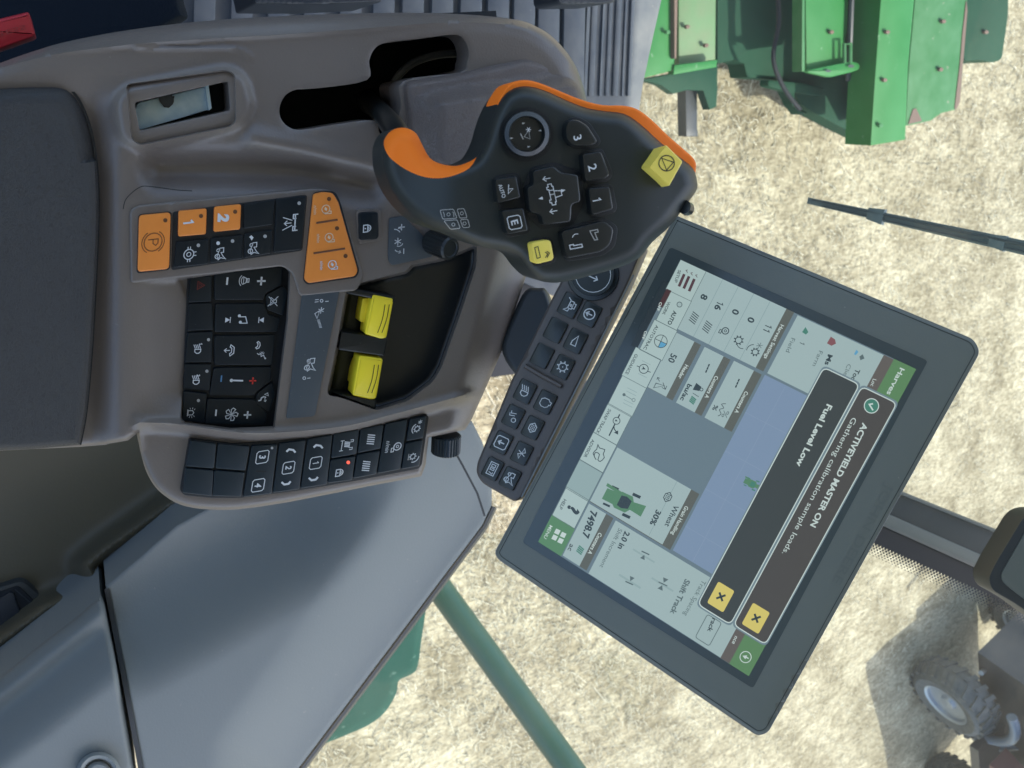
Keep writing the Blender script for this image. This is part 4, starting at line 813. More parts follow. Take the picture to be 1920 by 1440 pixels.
# header / counters tiles
tile([(1269, 624), (1302, 640.6), (1215, 725), (1249, 744)], [(1314, 647), (1261, 751)]); TX('50', (1259, 662), (1252, 677), 12, c_txt, .02); TX('Header', (1285, 683), (1271, 708), 7, c_wh, .02)
IC((1238, 722), 11, [('L', [(-.2, .7), (.0, -.8), (.9, -.8)], 1.3)]+ARROW(-.5, -.4, -1, -1, 1.1)+ARROW(-.6, .2, .3, 1.1, 1.1), c_txt)
tile([(1320.6, 651.6), (1356.6, 668), (1268, 755), (1302.7, 772.7)], [(1369, 676), (1316, 778)]); TX('---', (1326, 681), (1319, 697), 14, c_txt, .02); TX('bu/ac', (1290, 719), (1275, 749), 8.5, c_txt, .03); TX('Counters A', (1341, 704), (1321, 745), 7, c_wh, .02)
IC((1308, 727), 8, [('p', [(-.9, -.8), (.9, -.8), (.55, .7), (-.55, .7)]), ('c', 0, 1, .35, 1.3)], c_txt); IC((1298, 751), 9, th(SLASH[:4], 2.4), c_teal); S.ribbon(PMn, [(1299, 737), (1310, 744)], 1.1, z+dz*8, c_txt)
tile([(1377.7, 679), (1413.6, 695), (1322, 781), (1357, 802)], [(1428, 703), (1373, 808)]); TX('---', (1382, 709), (1375, 725), 14, c_txt, .02); TX('Counters A', (1397, 733), (1377, 773), 7, c_wh, .02); TX('%', (1340, 758), (1335, 768), 8, c_txt, .02); TX('%', (1358, 768), (1352, 781), 11, c_mid, .0)
S.ribbon(PMn, catmull([(1361, 757), (1353, 758), (1357, 765), (1349, 768), (1352, 776), (1346, 780)], 4, False), 1.2, z+dz*8, c_txt)
# map
Rr([(1432, 707), (1513, 742), (1262, 1031), (1335, 1076)], c_map, 1)
u0, v0 = uv((1262, 1031)); um, vm = uv((1432, 707))
for f_ in (.2, .42, .64, .86): S.ribbon(PMn, [px(um+(u0-um)*f_, v0), px(um+(u0-um)*f_, v0+.2)], .8, z+dz*2, C('map line', (136, 156, 180)))
S.ribbon(PMn, [px(um, v0+.09), px(u0, v0+.09)], .8, z+dz*2, C('map line', (136, 156, 180)))
def machine(c, r, col, dark, lvl=6):
    IC(c, r, [('p', [(-.28, -1), (.28, -1), (.3, -.45), (.42, -.3), (.42, .25), (.2, .4), (.28, 1), (-.28, 1), (-.2, .4), (-.42, .25), (-.42, -.3), (-.3, -.45)])], col, lvl)
    IC(c, r, [('p', [(-.25, -.25), (.25, -.25), (.3, .0), (.2, .3), (-.2, .3), (-.3, 0)])], dark, lvl+1)
    for sx in (-1, 1):
        IC(c, r, [('p', [(sx*.46, .18), (sx*.6, .18), (sx*.6, .58), (sx*.46, .58)])], dark, lvl+1); IC(c, r, [('p', [(sx*.40, -.85), (sx*.5, -.85), (sx*.5, -.5), (sx*.4, -.5)])], dark, lvl+1)
    IC(c, r, [('p', [(-.5, -1.1), (-.35, -1.1), (-.25, -.3), (-.4, -.3)])], col, lvl+1)
machine((1411, 908), 17, c_cg, c_teal)
tile([(1158, 840), (1107, 938), (1295, 917), (1242, 1021)], [(1311, 927), (1256, 1031)]); TX('Grain Handling', (1285, 948), (1258, 1001), 7, c_wh, .015); TX('Wheat', (1264, 946), (1246, 985), 10, c_txt, .01); TX('30%', (1231, 955), (1218, 982), 10, c_txt, .03); IC((1252, 932), 12, GRAIN, c_txt)
machine((1170, 942), 40, c_cg, c_txt)
v_ = uv((1217, 1003))[1]; S.ribbon(PMn, [px(uv((1158, 840))[0], v_), px(uv((1107, 938))[0], v_)], .8, z+dz*4, c_line)
tile([(1106, 945), (1136, 964.5), (1055, 1041.5), (1086, 1061)], [(1147, 971), (1100, 1069)]); TX('7498.7', (1108, 956), (1091, 1006), 12.5, c_txt, .035); TX('Counters A', (1123, 998), (1102, 1037), 7, c_wh, .02); TX('ac', (1069, 1019), (1064, 1031), 9, c_txt, .01); IC((1087, 1032), 10, th(SLASH[:4], 2.4), c_teal)
Rr([(1155, 976), (1104, 1074), (1351, 1233)], c_tile, 2)
TX('2.0 in', (1172, 995), (1158, 1027), 10, c_txt, .03); TX('Shift Increment', (1160, 990), (1124, 1062), 8, c_mid, .0); TX('Shift Track', (1285, 1085), (1256, 1149), 10, c_mid, .03); TX('Track Spacing', (1317, 1087), (1281, 1152), 8.5, c_mid, .0); TX('rack', (1336, 1158), (1326, 1183), 8, c_txt, .02)
S.ribbon(PMn, rnd(rect([(1330, 1155), (1353, 1168), (1304, 1194), (1329, 1211)]), 5), 1.4, z+dz*6, c_mid, True)
for c_, fl in (((1208, 1041), 0), ((1182, 1089), 1), ((1243, 1095), 2)):
    Rr([(c_[0]-22, c_[1]-10), (c_[0]+20, c_[1]+12)], c_faint, 4, 0)
    if fl == 0: IC(c_, 8, [('p', [(1, .6), (1, -.6), (-.1, 0)][:3]), ('l', [(-.6, -1), (-.6, 1)], 2.4)], c_mid)
    if fl == 1: IC(c_, 8, [('p', [(-1, .6), (-1, -.6), (.1, 0)]), ('l', [(.6, -1), (.6, 1)], 2.4)], c_mid)
    if fl == 2: IC(c_, 9, [('p', [(-1.3, .6), (-1.3, -.6), (-.3, 0)]), ('p', [(1.3, .6), (1.3, -.6), (.3, 0)]), ('l', [(0, -1), (0, 1)], 2.2)], c_mid)
# names, header
TX('Harves', (1688, 689), (1662, 738), 9.5, c_wh, .02); TX('Loc', (1637, 710), (1632, 723), 7, c_wh, .01)
TX('Field', (1484, 633), (1473, 659), 8, c_mid); TN('1', (1504, 644), 9, c_txt, .03); TX('Farm', (1536, 657), (1523, 685), 8, c_mid); TX('Ms', (1553, 664), (1546, 683), 9, c_txt, .03); TX('Clie', (1589, 682), (1581, 703), 8, c_mid); TX('Toc', (1605, 691), (1595, 711), 9, c_txt, .02)
IC((1510, 620), 7, [('p', [(-.9, -.4), (0, .9), (.9, .6), (.7, -.6)])], c_teal); IC((1560, 641), 8, [('p', [(-1, -.8), (.8, -.9), (.9, .3), (0, 1), (-.8, .4)])], c_rd); IC((1616, 670), 6, [('p', [(-1, -.2), (0, .9), (1, 0), (.1, -.8)])], c_mid); IC((1608, 663), 6, [('p', [(-.9, -.9), (.6, -.9), (.7, -.3), (-.6, 0)])], c_blue)
TX('nce', (1378, 1192), (1372, 1206), 7, c_wh, .01)
S.ring(PMn, 1398, 1232, 10.5, 1.6, z+dz*8, c_wh); IC((1398, 1232), 7, [('p', [(-.6, .2), (0, -.9), (.6, .2)]), ('l', [(0, .9), (0, 0)], 2.2)], c_wh)
def popup(pts, fill, lvl, cr=11):
    r0 = rect(pts); S.flat(PMn, rnd(rect(pts, .006), cr), z+dz*(lvl-.5), c_gap2); S.flat(PMn, rnd(r0, cr), z+dz*lvl, fill); S.ribbon(PMn, rnd(r0, cr), 2.0, z+dz*(lvl+1), c_wh, True)
popup([(1543, 692), (1603, 717), (1313, 1136), (1371, 1168)], c_pop2, 12)
popup([(1616, 725), (1677, 754), (1378, 1173), (1436, 1207)], c_pop, 12)
TX('Fuel Level Low', (1551, 757), (1492, 872), 11, c_wh, .03, 16); TX('ACTIVEYIELD MASTER ON', (1618, 792), (1519, 985), 11, c_wh, .03, 16); TX('Gathering calibration sample loads.', (1598, 782), (1466, 1037), 10, c_wh, .0, 16)
S.ring(PMn, 1634, 761, 13.5, 1.8, z+dz*17, c_wh); S.disc(PMn, 1634, 761, 13, z+dz*16, c_teal); IC((1634, 761), 8, [('l', [(-.6, .1), (-.1, -.6), (.8, .8)], 3)], c_wh, 18)
for p in ([(1328, 1129), (1347, 1090), (1377, 1109), (1355, 1148)], [(1392, 1167), (1414, 1131), (1443, 1150), (1422, 1189)]):
    S.flat(PMn, rnd(rect(p), 4), z+dz*16, c_yel); cx_ = sum(a[0] for a in p)/4; cy_ = sum(a[1] for a in p)/4
    IC((cx_, cy_), 8, [('l', [(-.8, -.8), (.8, .8)], 4), ('l', [(-.8, .8), (.8, -.8)], 4)], c_brown if False else c_txt, 18)
S.build('screen', [m for _, m in sorted(SC.values(), key=lambda t: t[0])], mon, label='lit screen with grey tiles and two dark warning boxes')
# --- key bar
PB = Plane(PMn.p0-PMn.n*.010, PMn.n, (-.45, .89), (.91, .42))
b = MB(); bar = rnd([(1080, 478), (1210, 455), (1178, 530), (978, 934), (966, 941), (930, 921), (903, 905), (893, 886), (895, 868), (960, 711), (991, 650), (1040, 550)], 10)
b.sheet(PB, bar, r=5, rd=.002, step=20, skirt=.018, h=lambda X, Y: .002+0*X); kb = b.build('key_bar', m_bar, mon)
b = MB(); b.ridge(PB, [(984, 686), (1018, 706), (1052, 724)], 10, .002, .006); b.build('bar_ridge', m_bar, kb)
b = MB(); b.ribbon(PB, [(1188, 515), (1085, 720), (978, 932)], 3, .0022); b.build('bar_edge', m_bezr, kb)
LI = [('c', 0, 0, .85, 2)]+ARROW(0, .5, 0, -.55, 2.2)
CAMI = [('L', [(-.7, -.1), (.5, -.1), (.5, .5), (-.7, .5)], 1.7), ('L', [(-.2, .1), (.1, .1), (.1, .3), (-.2, .3)], 1.4), ('L', [(-.5, .5), (.3, .5), (.3, .9), (-.5, .9)], 1.5), ('l', [(-.7, .0), (-1.1, -.6)], 1.6), ('L', [(.5, .2), (1, .1), (1, -.6), (.5, -.1)], 1.5)]
bk = [((1068, 572), CAMI), ((1041, 619), []), ((1016, 667), []), ((984, 734), LAMP), ((962, 781), [('a', .5, .3, .35, 0, 359, 1.4), ('l', [(-.8, -.6), (-.4, -.5), (-.6, .3)], 1.3), ('l', [(-.4, -.7), (0, -.6), (-.2, .2)], 1.3)]), ((940, 830), BOXB(1.6)+ARROW(0, .5, 0, -.5, 2.4)), ((923, 879), [('L', [(-1, -.6), (1, -.6), (1, .6), (-1, .6)], 1.5), ('L', [(-.7, -.3), (-.3, -.3), (-.3, .3), (-.7, .3)], 1.4), ('L', [(-.1, -.3), (.2, -.3), (.2, .3), (-.1, .3)], 1.4), ('l', [(.5, .3), (.8, .3), (.6, -.3)], 1.4)]),
      ((1105, 589), LI), ((1079, 639), [('L', [(-.9, .1), (.8, .35), (.8, -.45), (.2, -.45)], 1.7)]), ((1055, 688), GEAR+[('d', 0, 0, .1)]), ((1022, 754), ENG), ((998.5, 802), GRAIN), ((978, 850), [('L', [(-.9, .1), (-.3, .5), (0, 0), (.3, -.5), (.9, -.1)], 1.4), ('l', [(-.3, -.6), (0, 0), (.3, .6)], 1.4)]), ((956, 897), COMB)]
for i, (c_, ic) in enumerate(bk):
    f_ = 1.0-.10*((c_[1]-570)/330); a = np.array([-.45, .89])*21.5*f_; u2 = np.array([.90, .43])*17.5*f_; c0_ = np.array(c_)
    poly = [tuple(c0_-a-u2), tuple(c0_-a+u2), tuple(c0_+a+u2), tuple(c0_+a-u2)]
    key(kb, PB, poly, 0, .0042, [m_bkey, m_white], [I(PB, c_, 12, ic)] if ic else [], 1.4, 4)
b = MB(); k = 40
for r0, r1, h0_, h1_ in ((50, 48, .001, .004), (48, 40, .004, .0045), (40, 39, .0045, .009), (39, .1, .009, .009)):
    A_ = [PB.pt(1112+r0*math.cos(2*math.pi*i/k), 515+r0*math.sin(2*math.pi*i/k), h0_) for i in range(k)]; B_ = [PB.pt(1112+r1*math.cos(2*math.pi*i/k), 515+r1*math.sin(2*math.pi*i/k), h1_) for i in range(k)]
    b.add(A_+B_, [(i, (i+1) % k, k+(i+1) % k, k+i) for i in range(k)], 0)
b.ring(PB, 1112, 515, 33, 1.2, .0092, 1); b.icon(PB, (1112, 521), 9, [('l', [(0, -1), (0, 1)], 2), ('l', [(-.6, .4), (0, 1), (.6, .4)], 2)], .0092, 1)
b.build('selector_dial', [m_bkey, m_white], kb)
# mounting arm behind the bar
b = MB(); PA = Plane(PMn.p0-PMn.n*.06, (PMn.n+Vector((0, 0, .4))).normalized())
b.sheet(PA, catmull([(985, 545), (1010, 540), (1025, 545), (1040, 590), (1060, 640), (1100, 720), (1060, 760), (1000, 720), (965, 700), (940, 650), (962, 590)], 4), r=10, rd=.008, step=12, skirt=.03)
b.build('mount_arm', m_pill, mon)

# ================================================================== cab: side trim, wall lining, floor, seat
PT = HP(-.80)
st_ = empty('side_trim', PT.pt(600, 1100, -.1), 'smooth blue grey plastic side trim between the console and the window', 'trim panel')
def ht(X, Y):
    d = (X-560)*.8+(1440-Y)*-.6+0
    e = dist(X, Y, [(925, 940), (560, 1445)], False)
    z = -.05*(1-sstep(0, 170, e))
    g = dist(X, Y, [(196, 1100), (480, 940), (520, 900)], False)
    z += -.075*sstep(230, 0, g)
    return z
trim = [(198, 1098), (330, 985), (430, 930), (700, 860), (850, 780), (885, 790), (905, 830), (922, 900), (922, 950), (905, 985), (560, 1442), (520, 1500), (275, 1500), (238, 1300), (210, 1160)]
b = MB(); b.sheet(PT, trim, h=ht, r=10, rd=.006, step=9, skirt=.25); b.build('upper_trim', m_panel, st_)
b = MB(); lt = [(-80, 1330), (0, 1270), (80, 1205), (150, 1152), (188, 1118), (200, 1160), (228, 1300), (262, 1500), (-80, 1500)]
def hl(X, Y):
    g = dist(X, Y, [(-80, 1330), (0, 1270), (188, 1118)], False); return -.06*sstep(150, 0, g)+.012*np.exp(-((g-26)/17)**2)
b.sheet(PT, lt, h=hl, r=12, rd=.012, step=6, skirt=.25); b.build('lower_trim', m_panel, st_)
b = MB(); k = 40; prof = [(44, -.01), (42, .006), (36, .010), (30, .006), (27, -.004), (24, .004), (18, .008), (.1, .009)]
for (r0, z0), (r1, z1) in zip(prof, prof[1:]):
    A_ = [PT.pt(185+r0*math.cos(2*math.pi*i/k), 1452+r0*math.sin(2*math.pi*i/k), z0) for i in range(k)]; B_ = [PT.pt(185+r1*math.cos(2*math.pi*i/k), 1452+r1*math.sin(2*math.pi*i/k), z1) for i in range(k)]
    b.add(A_+B_, [(i, (i+1) % k, k+(i+1) % k, k+i) for i in range(k)])
b.build('cup_rim', m_panel, st_)
PTs = Surf(PT.p0, PT.n); PTs.hf = ht
b = MB(); b.ribbon(PTs, catmull([(200, 1104), (212, 1165), (236, 1290), (274, 1500)], 6, False), 9, .0012); b.build('trim_gap', m_rub, st_); b = MB(); b.ribbon(PT, [(846, 835), (866, 870), (895, 925), (909, 968)], 4, .001); b.build('trim_gap', m_rub, st_)
b = MB(); b.ridge(PT, [(926, 950), (908, 988), (740, 1212), (563, 1446), (525, 1500)], 13, -.09, -.052); b.build('window_seal', m_pill, st_)
# lining: ridge + floor-level wall
PW = HP(-.98)
ln = empty('cab_lining', PW.pt(150, 950), 'dark olive grey cab lining with a recessed box, below the armrest', 'wall lining')
def hw(X, Y):
    rl = [(-80, 1265), (0, 1205), (90, 1140), (160, 1110), (180, 1085), (168, 1072), (165, 1060), (200, 1030), (300, 960), (360, 920)]
    g = dist(X, Y, rl, False); return .05*np.exp(-(g/24)**2)
b = MB(); b.sheet(PW, [(-80, 700), (700, 700), (700, 880), (430, 1010), (200, 1180), (60, 1290), (-80, 1400)], h=hw, r=0, step=6, skirt=.1); b.build('lining_sheet', m_olive, ln)
b = MB(); b.plate(PW, rnd([(-60, 1118), (42, 1086), (104, 1140), (-60, 1252)], 14), -.01, .012, 8, 0); b.plate(PW, rnd([(-60, 1130), (34, 1098), (84, 1146), (-60, 1232)], 8), .005, .0135, 1, 1); b.build('storage_box', [m_pill, m_black], ln)
b = MB(); b.ribbon(PW, [(28, 1105), (78, 1148), (-10, 1205)], 2.5, .014); b.plate(PW, [(-60, 1160), (18, 1110), (26, 1112), (42, 1166), (-60, 1226)], .01, .016, 2, 0); b.build('box_insert', m_dark, ln)

# floor mat
PF = HP(-1.15)
fm = MB()
fm.sheet(PF, [(180, -120), (1255, -120), (1240, 0), (1222, 80), (1205, 160), (1190, 260), (1170, 420), (1050, 560), (700, 400), (180, 250)], step=25, skirt=.05)
for i, xx in enumerate([228, 297, 366, 436, 505, 572, 640, 702, 757, 812, 866, 917, 966, 1012, 1060]):
    fm.plate(PF, [(xx, -120), (xx+40, -120), (xx+34, 200), (xx-6, 200)], 0, .012, 2, 0)
for i, xx in enumerate([1084, 1101, 1113, 1130, 1143, 1158, 1172, 1184]):
    fm.ridge(PF, [(xx+8, -120), (xx, 60), (xx-5, 180)], 5+3*(i % 3), .0005, .003+.0015*(i % 2))
fm.build('floor_mat', m_mat, None, label='blue grey ribbed rubber floor mat, sunlit toward the windshield', cat='floor mat')
b = MB(); b.box((-.3, .10, GZ-1.25), (1.5, 1.3, .06)); b.build('cab_floor', m_dark, kind='structure')
# steering column foot piece and mat edge
b = MB(); b.sheet(HP(-.9), rnd([(462, -60), (728, -60), (716, 4), (600, 9), (476, 8)], 5), r=4, rd=.006, step=12, skirt=.10); b.build('seat_rail', m_dark, None, label='dark rail above the floor mat, left of the pedal', cat='rail')
b = MB(); Pq = HP(-.95); b.sheet(Pq, rnd([(1040, -60), (1160, -60), (1152, 4), (1130, 8), (1052, 9), (1044, 2)], 5), r=4, rd=.006, step=12, skirt=.06); b.build('pedal', m_dark, None, label='dark pedal edge above the floor mat at the top of the photo', cat='pedal')
# seat cushion side + buckle
PSs = HP(-.72)
b = MB(); b.sheet(PSs, rnd([(-140, -120), (350, -120), (344, 4), (354, 34), (300, 66), (120, 130), (-140, 215)], 8), r=16, rd=.03, step=14, skirt=.28)
b.build('seat_cushion', mat('dark seat fabric', (.004, .009, .017), .8, spec=.2, bump=('noise', 500, .3, .001)), None, label='dark navy seat cushion beside the console', cat='seat')
b = MB(); Pb = HP(-.56)
b.plate(Pb, rnd([(-60, 50), (54, 22), (66, 66), (60, 70), (-60, 112)], 6), -.03, .0, 7, 0); b.text(Pb, 'PRESS', (-22, 66), (46, 46), 9, .0004, 1, 0)
b.build('seat_belt_buckle', [m_redb, mat('buckle emboss', (.30, .03, .035), .4)], None, label='red seat belt buckle at the upper left corner', cat='buckle')

# ================================================================== windshield, pillar, corner display, wiper
def frit_mat(glass=True):
    m = bpy.data.materials.new('tinted pane'); m.use_nodes = True; n = m.node_tree.nodes; L = m.node_tree.links; n.clear()
    o = n.new('ShaderNodeOutputMaterial'); t = n.new('ShaderNodeBsdfTransparent'); g = n.new('ShaderNodeBsdfGlossy'); x = n.new('ShaderNodeMixShader'); fr = n.new('ShaderNodeLayerWeight')
    t.inputs[0].default_value = (.90, .95, .93, 1); g.inputs['Roughness'].default_value = .02; x.inputs[0].default_value = .03; L.new(t.outputs[0], x.inputs[1]); L.new(g.outputs[0], x.inputs[2])
    # dusty translucent film added to imitate veiling glare on the glass
    veil = n.new('ShaderNodeBsdfTranslucent'); veil.inputs[0].default_value = (.80, .82, .78, 1); x2 = n.new('ShaderNodeMixShader')
    ge = n.new('ShaderNodeNewGeometry'); nz = n.new('ShaderNodeTexNoise'); nz.inputs['Scale'].default_value = 6; nz.inputs['Detail'].default_value = 5
    mr = n.new('ShaderNodeMapRange'); mr.inputs[1].default_value = .3; mr.inputs[2].default_value = .7; mr.inputs[3].default_value = .012; mr.inputs[4].default_value = .034
    L.new(ge.outputs['Position'], nz.inputs['Vector']); L.new(nz.outputs[0], mr.inputs[0]); L.new(mr.outputs[0], x2.inputs[0])
    L.new(x.outputs[0], x2.inputs[1]); L.new(veil.outputs[0], x2.inputs[2]); L.new(x2.outputs[0], o.inputs[0]); return m
m_pane = frit_mat()
PWS = Plane(PF.pt(1222, 80), (.10, -1, .12))          # windshield plane stands at the mat's front edge
def wall_plane(pa, pb, lean): # plane through 2 floor points
    d = (pb-pa); d.z = 0; d.normalize(); n_ = Vector((d.y, -d.x, 0)); n_ = (n_+Vector((0, 0, lean))).normalized(); return Plane(pa, n_)
A0 = PF.pt(1232, 0); A1 = PF.pt(1195, 230); PWS = wall_plane(A0, A1, .10)
if PWS.n.y > 0: PWS.n = -PWS.n
ws = empty('windshield', PWS.pt(1300, 300), 'clear curved front windshield with a dotted black border', 'windshield')
b = MB(); b.flat(PWS, [(1232, -120), (1950, -120), (2000, 1130), (1660, 985), (1500, 900), (1150, 520)], 0, 0); b.build('pane', m_pane, ws)
# dotted frit: real dots printed on the glass
b = MB()
b.flat(PWS, [(1208, -120), (1240, -120), (1203, 120), (1190, 230), (1150, 420), (1120, 420), (1165, 230)], -.001, 0)
for r_ in range(3):
    for i in range(150):
        t = i/150; x = 1240+(1190-1240)*min(1, (t*1.0))+3.2*(r_+1)+(-37*t*0); y = -120+350*t
        x = np.interp(y, [-120, 120, 230], [1240, 1203, 1190])+2.6*(r_+.7)
        b.disc(PWS, float(x), y+(1.2 if r_ % 2 else 0), 1.05-.25*r_, -.001, 0, 6)
b.build('frit_band', m_rub, ws)
# side window, right of the corner pillar
e0 = PT.pt(560, 1440, -.10); PSW = wall_plane(HP(-1.1).pt(1640, 1040), HP(-1.1).pt(520, 1500), .03)
sw = empty('side_window', PSW.pt(1300, 1350), 'clear side window with dotted border, below the corner pillar', 'side window')
b = MB(); b.flat(PSW, [(1640, 1010), (2000, 1170), (2000, 1560), (480, 1560), (900, 1000)], 0, 0); b.build('pane', m_pane, sw)
PPI = Plane(at(1760, 1030, 1.15), -F+Vector((0, 0, .2)))
pl = empty('corner_pillar', PPI.pt(1700, 990), 'grey corner pillar trim with pale stripe, between the two windows', 'pillar')
def band(x, a, b2): return None
b = MB(); b.plate(PPI, [(1655, 950), (1697, 926), (2010, 1051), (2010, 1190), (1640, 1005)], -.05, 0, 2, 0); b.build('pillar_core', m_pill, pl)
b = MB(); b.plate(PPI, [(1560, 905), (1602, 930), (2010, 1140), (2010, 1098), (1560, 892)], 0, .003, 1, 0) if False else None
b.plate(PPI, [(1600, 940), (1676, 968), (2010, 1115), (2010, 1146), (1664, 990), (1600, 960)], .0, .004, 2, 0); b.build('pale_stripe', m_pill2, pl)
b = MB(); b.ridge(PPI, [(1640, 904), (1697, 927), (1895, 1007), (2010, 1054)], 7, -.001, .005, 0); b.build('pillar_edge', m_pill2, pl)
b = MB(); b.flat(PPI, [(1600, 962), (1664, 992), (2010, 1150), (2010, 1200), (1900, 1135), (1645, 1021), (1600, 1000)], .0005, 0)
for r_ in range(6):
    for i in range(75):
        x = 1600+i*6+(3 if r_ % 2 else 0)+r_*-1.6; y = np.interp(x, [1600, 1645, 1900, 2030], [1001, 1021, 1135, 1192])+1.5+4.6*r_
        b.disc(PPI, x, float(y), 2.7-.3*r_, .0003, 0, 6)
b.build('frit_band', m_rub, pl)
# corner display
PDi = Plane(at(1900, 1040, .8), -F)
cdsp = empty('corner_display', PDi.pt(1910, 1020), 'rounded dark second display cut off by the right edge of the photo', 'display')
b = MB(); b.plate(PDi, rnd([(1852, 1085), (1866, 1055), (1925, 958), (2080, 960), (2080, 1260), (1900, 1130), (1860, 1108)], 26, 6), -.03, 0, 4, 0); b.build('display_case', m_pill, cdsp)
b = MB(); b.plate(PDi, rnd([(1872, 1085), (1935, 975), (2080, 975), (2080, 1240), (1905, 1112)], 20, 6), -.001, .0015, 1, 0); b.build('display_glass', m_bez, cdsp)
# wiper on the outside of the windshield
PWp = Plane(PWS.p0-PWS.n*.03, PWS.n)
wp = empty('wiper_blade', PWp.pt(1700, 420), 'long grey wiper blade lying across the windshield', 'wiper')
def strip_poly(p, q_, w0, w1): 
    d = np.array(q_, float)-np.array(p, float); d /= np.hypot(*d); nn_ = np.array([-d[1], d[0]]); p = np.array(p, float); q_ = np.array(q_, float)
    return [tuple(p-nn_*w0/2), tuple(q_-nn_*w1/2), tuple(q_+nn_*w1/2), tuple(p+nn_*w0/2)]
m_wip = mat('wiper metal', (.42, .52, .50), .45); m_wipd = mat('wiper rubber', (.22, .28, .28), .5)
b = MB(); b.plate(PWp, strip_poly((1514, 376), (1990, 480), 12, 30), -.006, .0, 1, 0, True); b.build('blade_frame', m_wip, wp)
b = MB(); b.plate(PWp, strip_poly((1522, 374), (1990, 474), 3, 7), -.002, .003, .6, 0, True); b.plate(PWp, strip_poly((1540, 386), (1990, 488), 2, 4), -.002, .002, .5, 0, True); b.build('blade_rubber', m_wipd, wp)
for x, y in ((1640, 403), (1868, 453)):
    b = MB(); b.plate(PWp, strip_poly((x-14, y-3), (x+16, y+4), 22, 30), -.004, .003, 1.5, 0, True); b.build('blade_clip', m_wip, wp)

# ================================================================== outside: harvester header, ladder rail, fender, quad bike
Hd = HP(-2.25)
hd = empty('harvester_header', Hd.pt(1600, 60), 'scratched green steel harvester header standing on the stubble', 'header')
def G(name, poly, zt, dep, m, r=2, label=None, P=None):
    b = MB(); b.plate(P or HP(zt), poly, -dep, 0, r, 0, True, .004); return b.build(name, m, hd, label=label)
G('near_plate', [(1236, -120), (1268, -120), (1264, 118), (1262, 132), (1204, 147), (1215, 90)], -2.1, .10, m_green)
G('near_channel', [(1272, -120), (1343, -120), (1341, 112), (1272, 122)], -2.14, .08, m_tan)
G('near_flange', [(1264, 122), (1345, 112), (1343, 126), (1262, 140)], -2.09, .03, m_green)
G('rust_edge', [(1263, -120), (1273, -120), (1268, 110), (1264, 110)], -2.08, .02, m_rust)
G('hanging_pin', [(1285, 160), (1307, 164), (1307, 240), (1309, 256), (1287, 256), (1286, 240)], -2.35, .05, m_blk)
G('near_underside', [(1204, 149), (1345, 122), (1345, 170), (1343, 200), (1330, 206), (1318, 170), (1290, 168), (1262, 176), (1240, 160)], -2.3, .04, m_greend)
G('shade_sheet', [(1345, -120), (1680, -120), (1652, 0), (1632, 268), (1530, 214), (1500, 195), (1480, 152), (1400, 145), (1395, 120), (1378, 112), (1345, 120)], -2.55, .10, m_greend)  # dark sheet standing in for the shadow on the beam's near face
G('middle_plate', [(1508, -120), (1594, -120), (1587, 55), (1580, 122), (1512, 134)], -2.3, .06, m_green)
G('plate_lip', [(1504, -120), (1509, -120), (1509, 134), (1503, 134)], -2.27, .05, m_greenw)
G('bracket', rnd([(1512, 132), (1580, 118), (1600, 115), (1612, 120), (1611, 130), (1598, 135), (1556, 145), (1515, 136)], 5), -2.26, .02, m_green)
b = MB(); ph = HP(-2.25); b.disc(ph, 1553, 133, 5, .001, 0, 12, 2.5); b.build('bracket_hole', m_blk, hd); b = MB(); b.disc(ph, 1596, 124, 6, .001, 0, 12, 3); b.build('bracket_hole', m_blk, hd)
b = MB(); ph = HP(-2.28); b.tube([ph.pt(1590, -100), ph.pt(1597, 0), ph.pt(1594, 80), ph.pt(1590, 150, -.05)], .010, 8); b.build('cable', m_blk, hd)
b = MB(); b.tube([ph.pt(1583, 118, .02), ph.pt(1583, 82, .02), ph.pt(1594, 82, .02), ph.pt(1594, 118, .02)], .008, 8); b.build('hoop', m_greenw, hd)
G('linkage', rnd([(1440, 150), (1500, 155), (1545, 165), (1540, 180), (1490, 172), (1490, 200), (1515, 212), (1500, 216), (1484, 196), (1480, 172), (1440, 162)], 4), -2.5, .05, m_greend)
G('beam_side', [(1650, -120), (1712, -120), (1714, 0), (1703, 120), (1697, 262), (1632, 273), (1642, 120), (1651, 0)], -2.2, .13, m_green)
G('beam_top', [(1713, -120), (1815, -120), (1813, 0), (1806, 120), (1800, 190), (1790, 206), (1765, 212), (1745, 226), (1698, 236), (1704, 120), (1715, 0)], -2.215, .30, m_greenw)
G('rust_patch', [(1712, 205), (1718, 203), (1729, 227), (1703, 233)], -2.212, .002, m_rust, 0); G('rust_patch', [(1805, 60), (1812, 0), (1814, 20), (1800, 190), (1794, 204), (1790, 204), (1800, 120)], -2.212, .002, m_rust, 0)
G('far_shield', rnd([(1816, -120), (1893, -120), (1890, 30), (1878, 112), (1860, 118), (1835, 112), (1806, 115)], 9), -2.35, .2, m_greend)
b = MB(); b.tube([HP(-2.38).pt(x, y) for x, y in catmull([(1455, -60), (1460, 40), (1450, 110), (1470, 165), (1500, 205)], 5, False)], .009, 8); b.build('hose', m_black, hd)
for x, y, zz in ((1290, 50, -2.13), (1325, 85, -2.13), (1253, 60, -2.09), (1665, 60, -2.195), (1660, 150, -2.195), (1652, 235, -2.195), (1770, 40, -2.21), (1765, 130, -2.21), (1850, 60, -2.345), (1560, 60, -2.295)):
    b = MB(); q_ = HP(zz); b.plate(q_, [(x+4.2*math.cos(t), y+4.2*math.sin(t)) for t in np.linspace(0, 2*math.pi, 7)[:-1]], 0, .012, .6, 0); b.build('bolt', m_greenw if x % 5 else m_rust, hd)
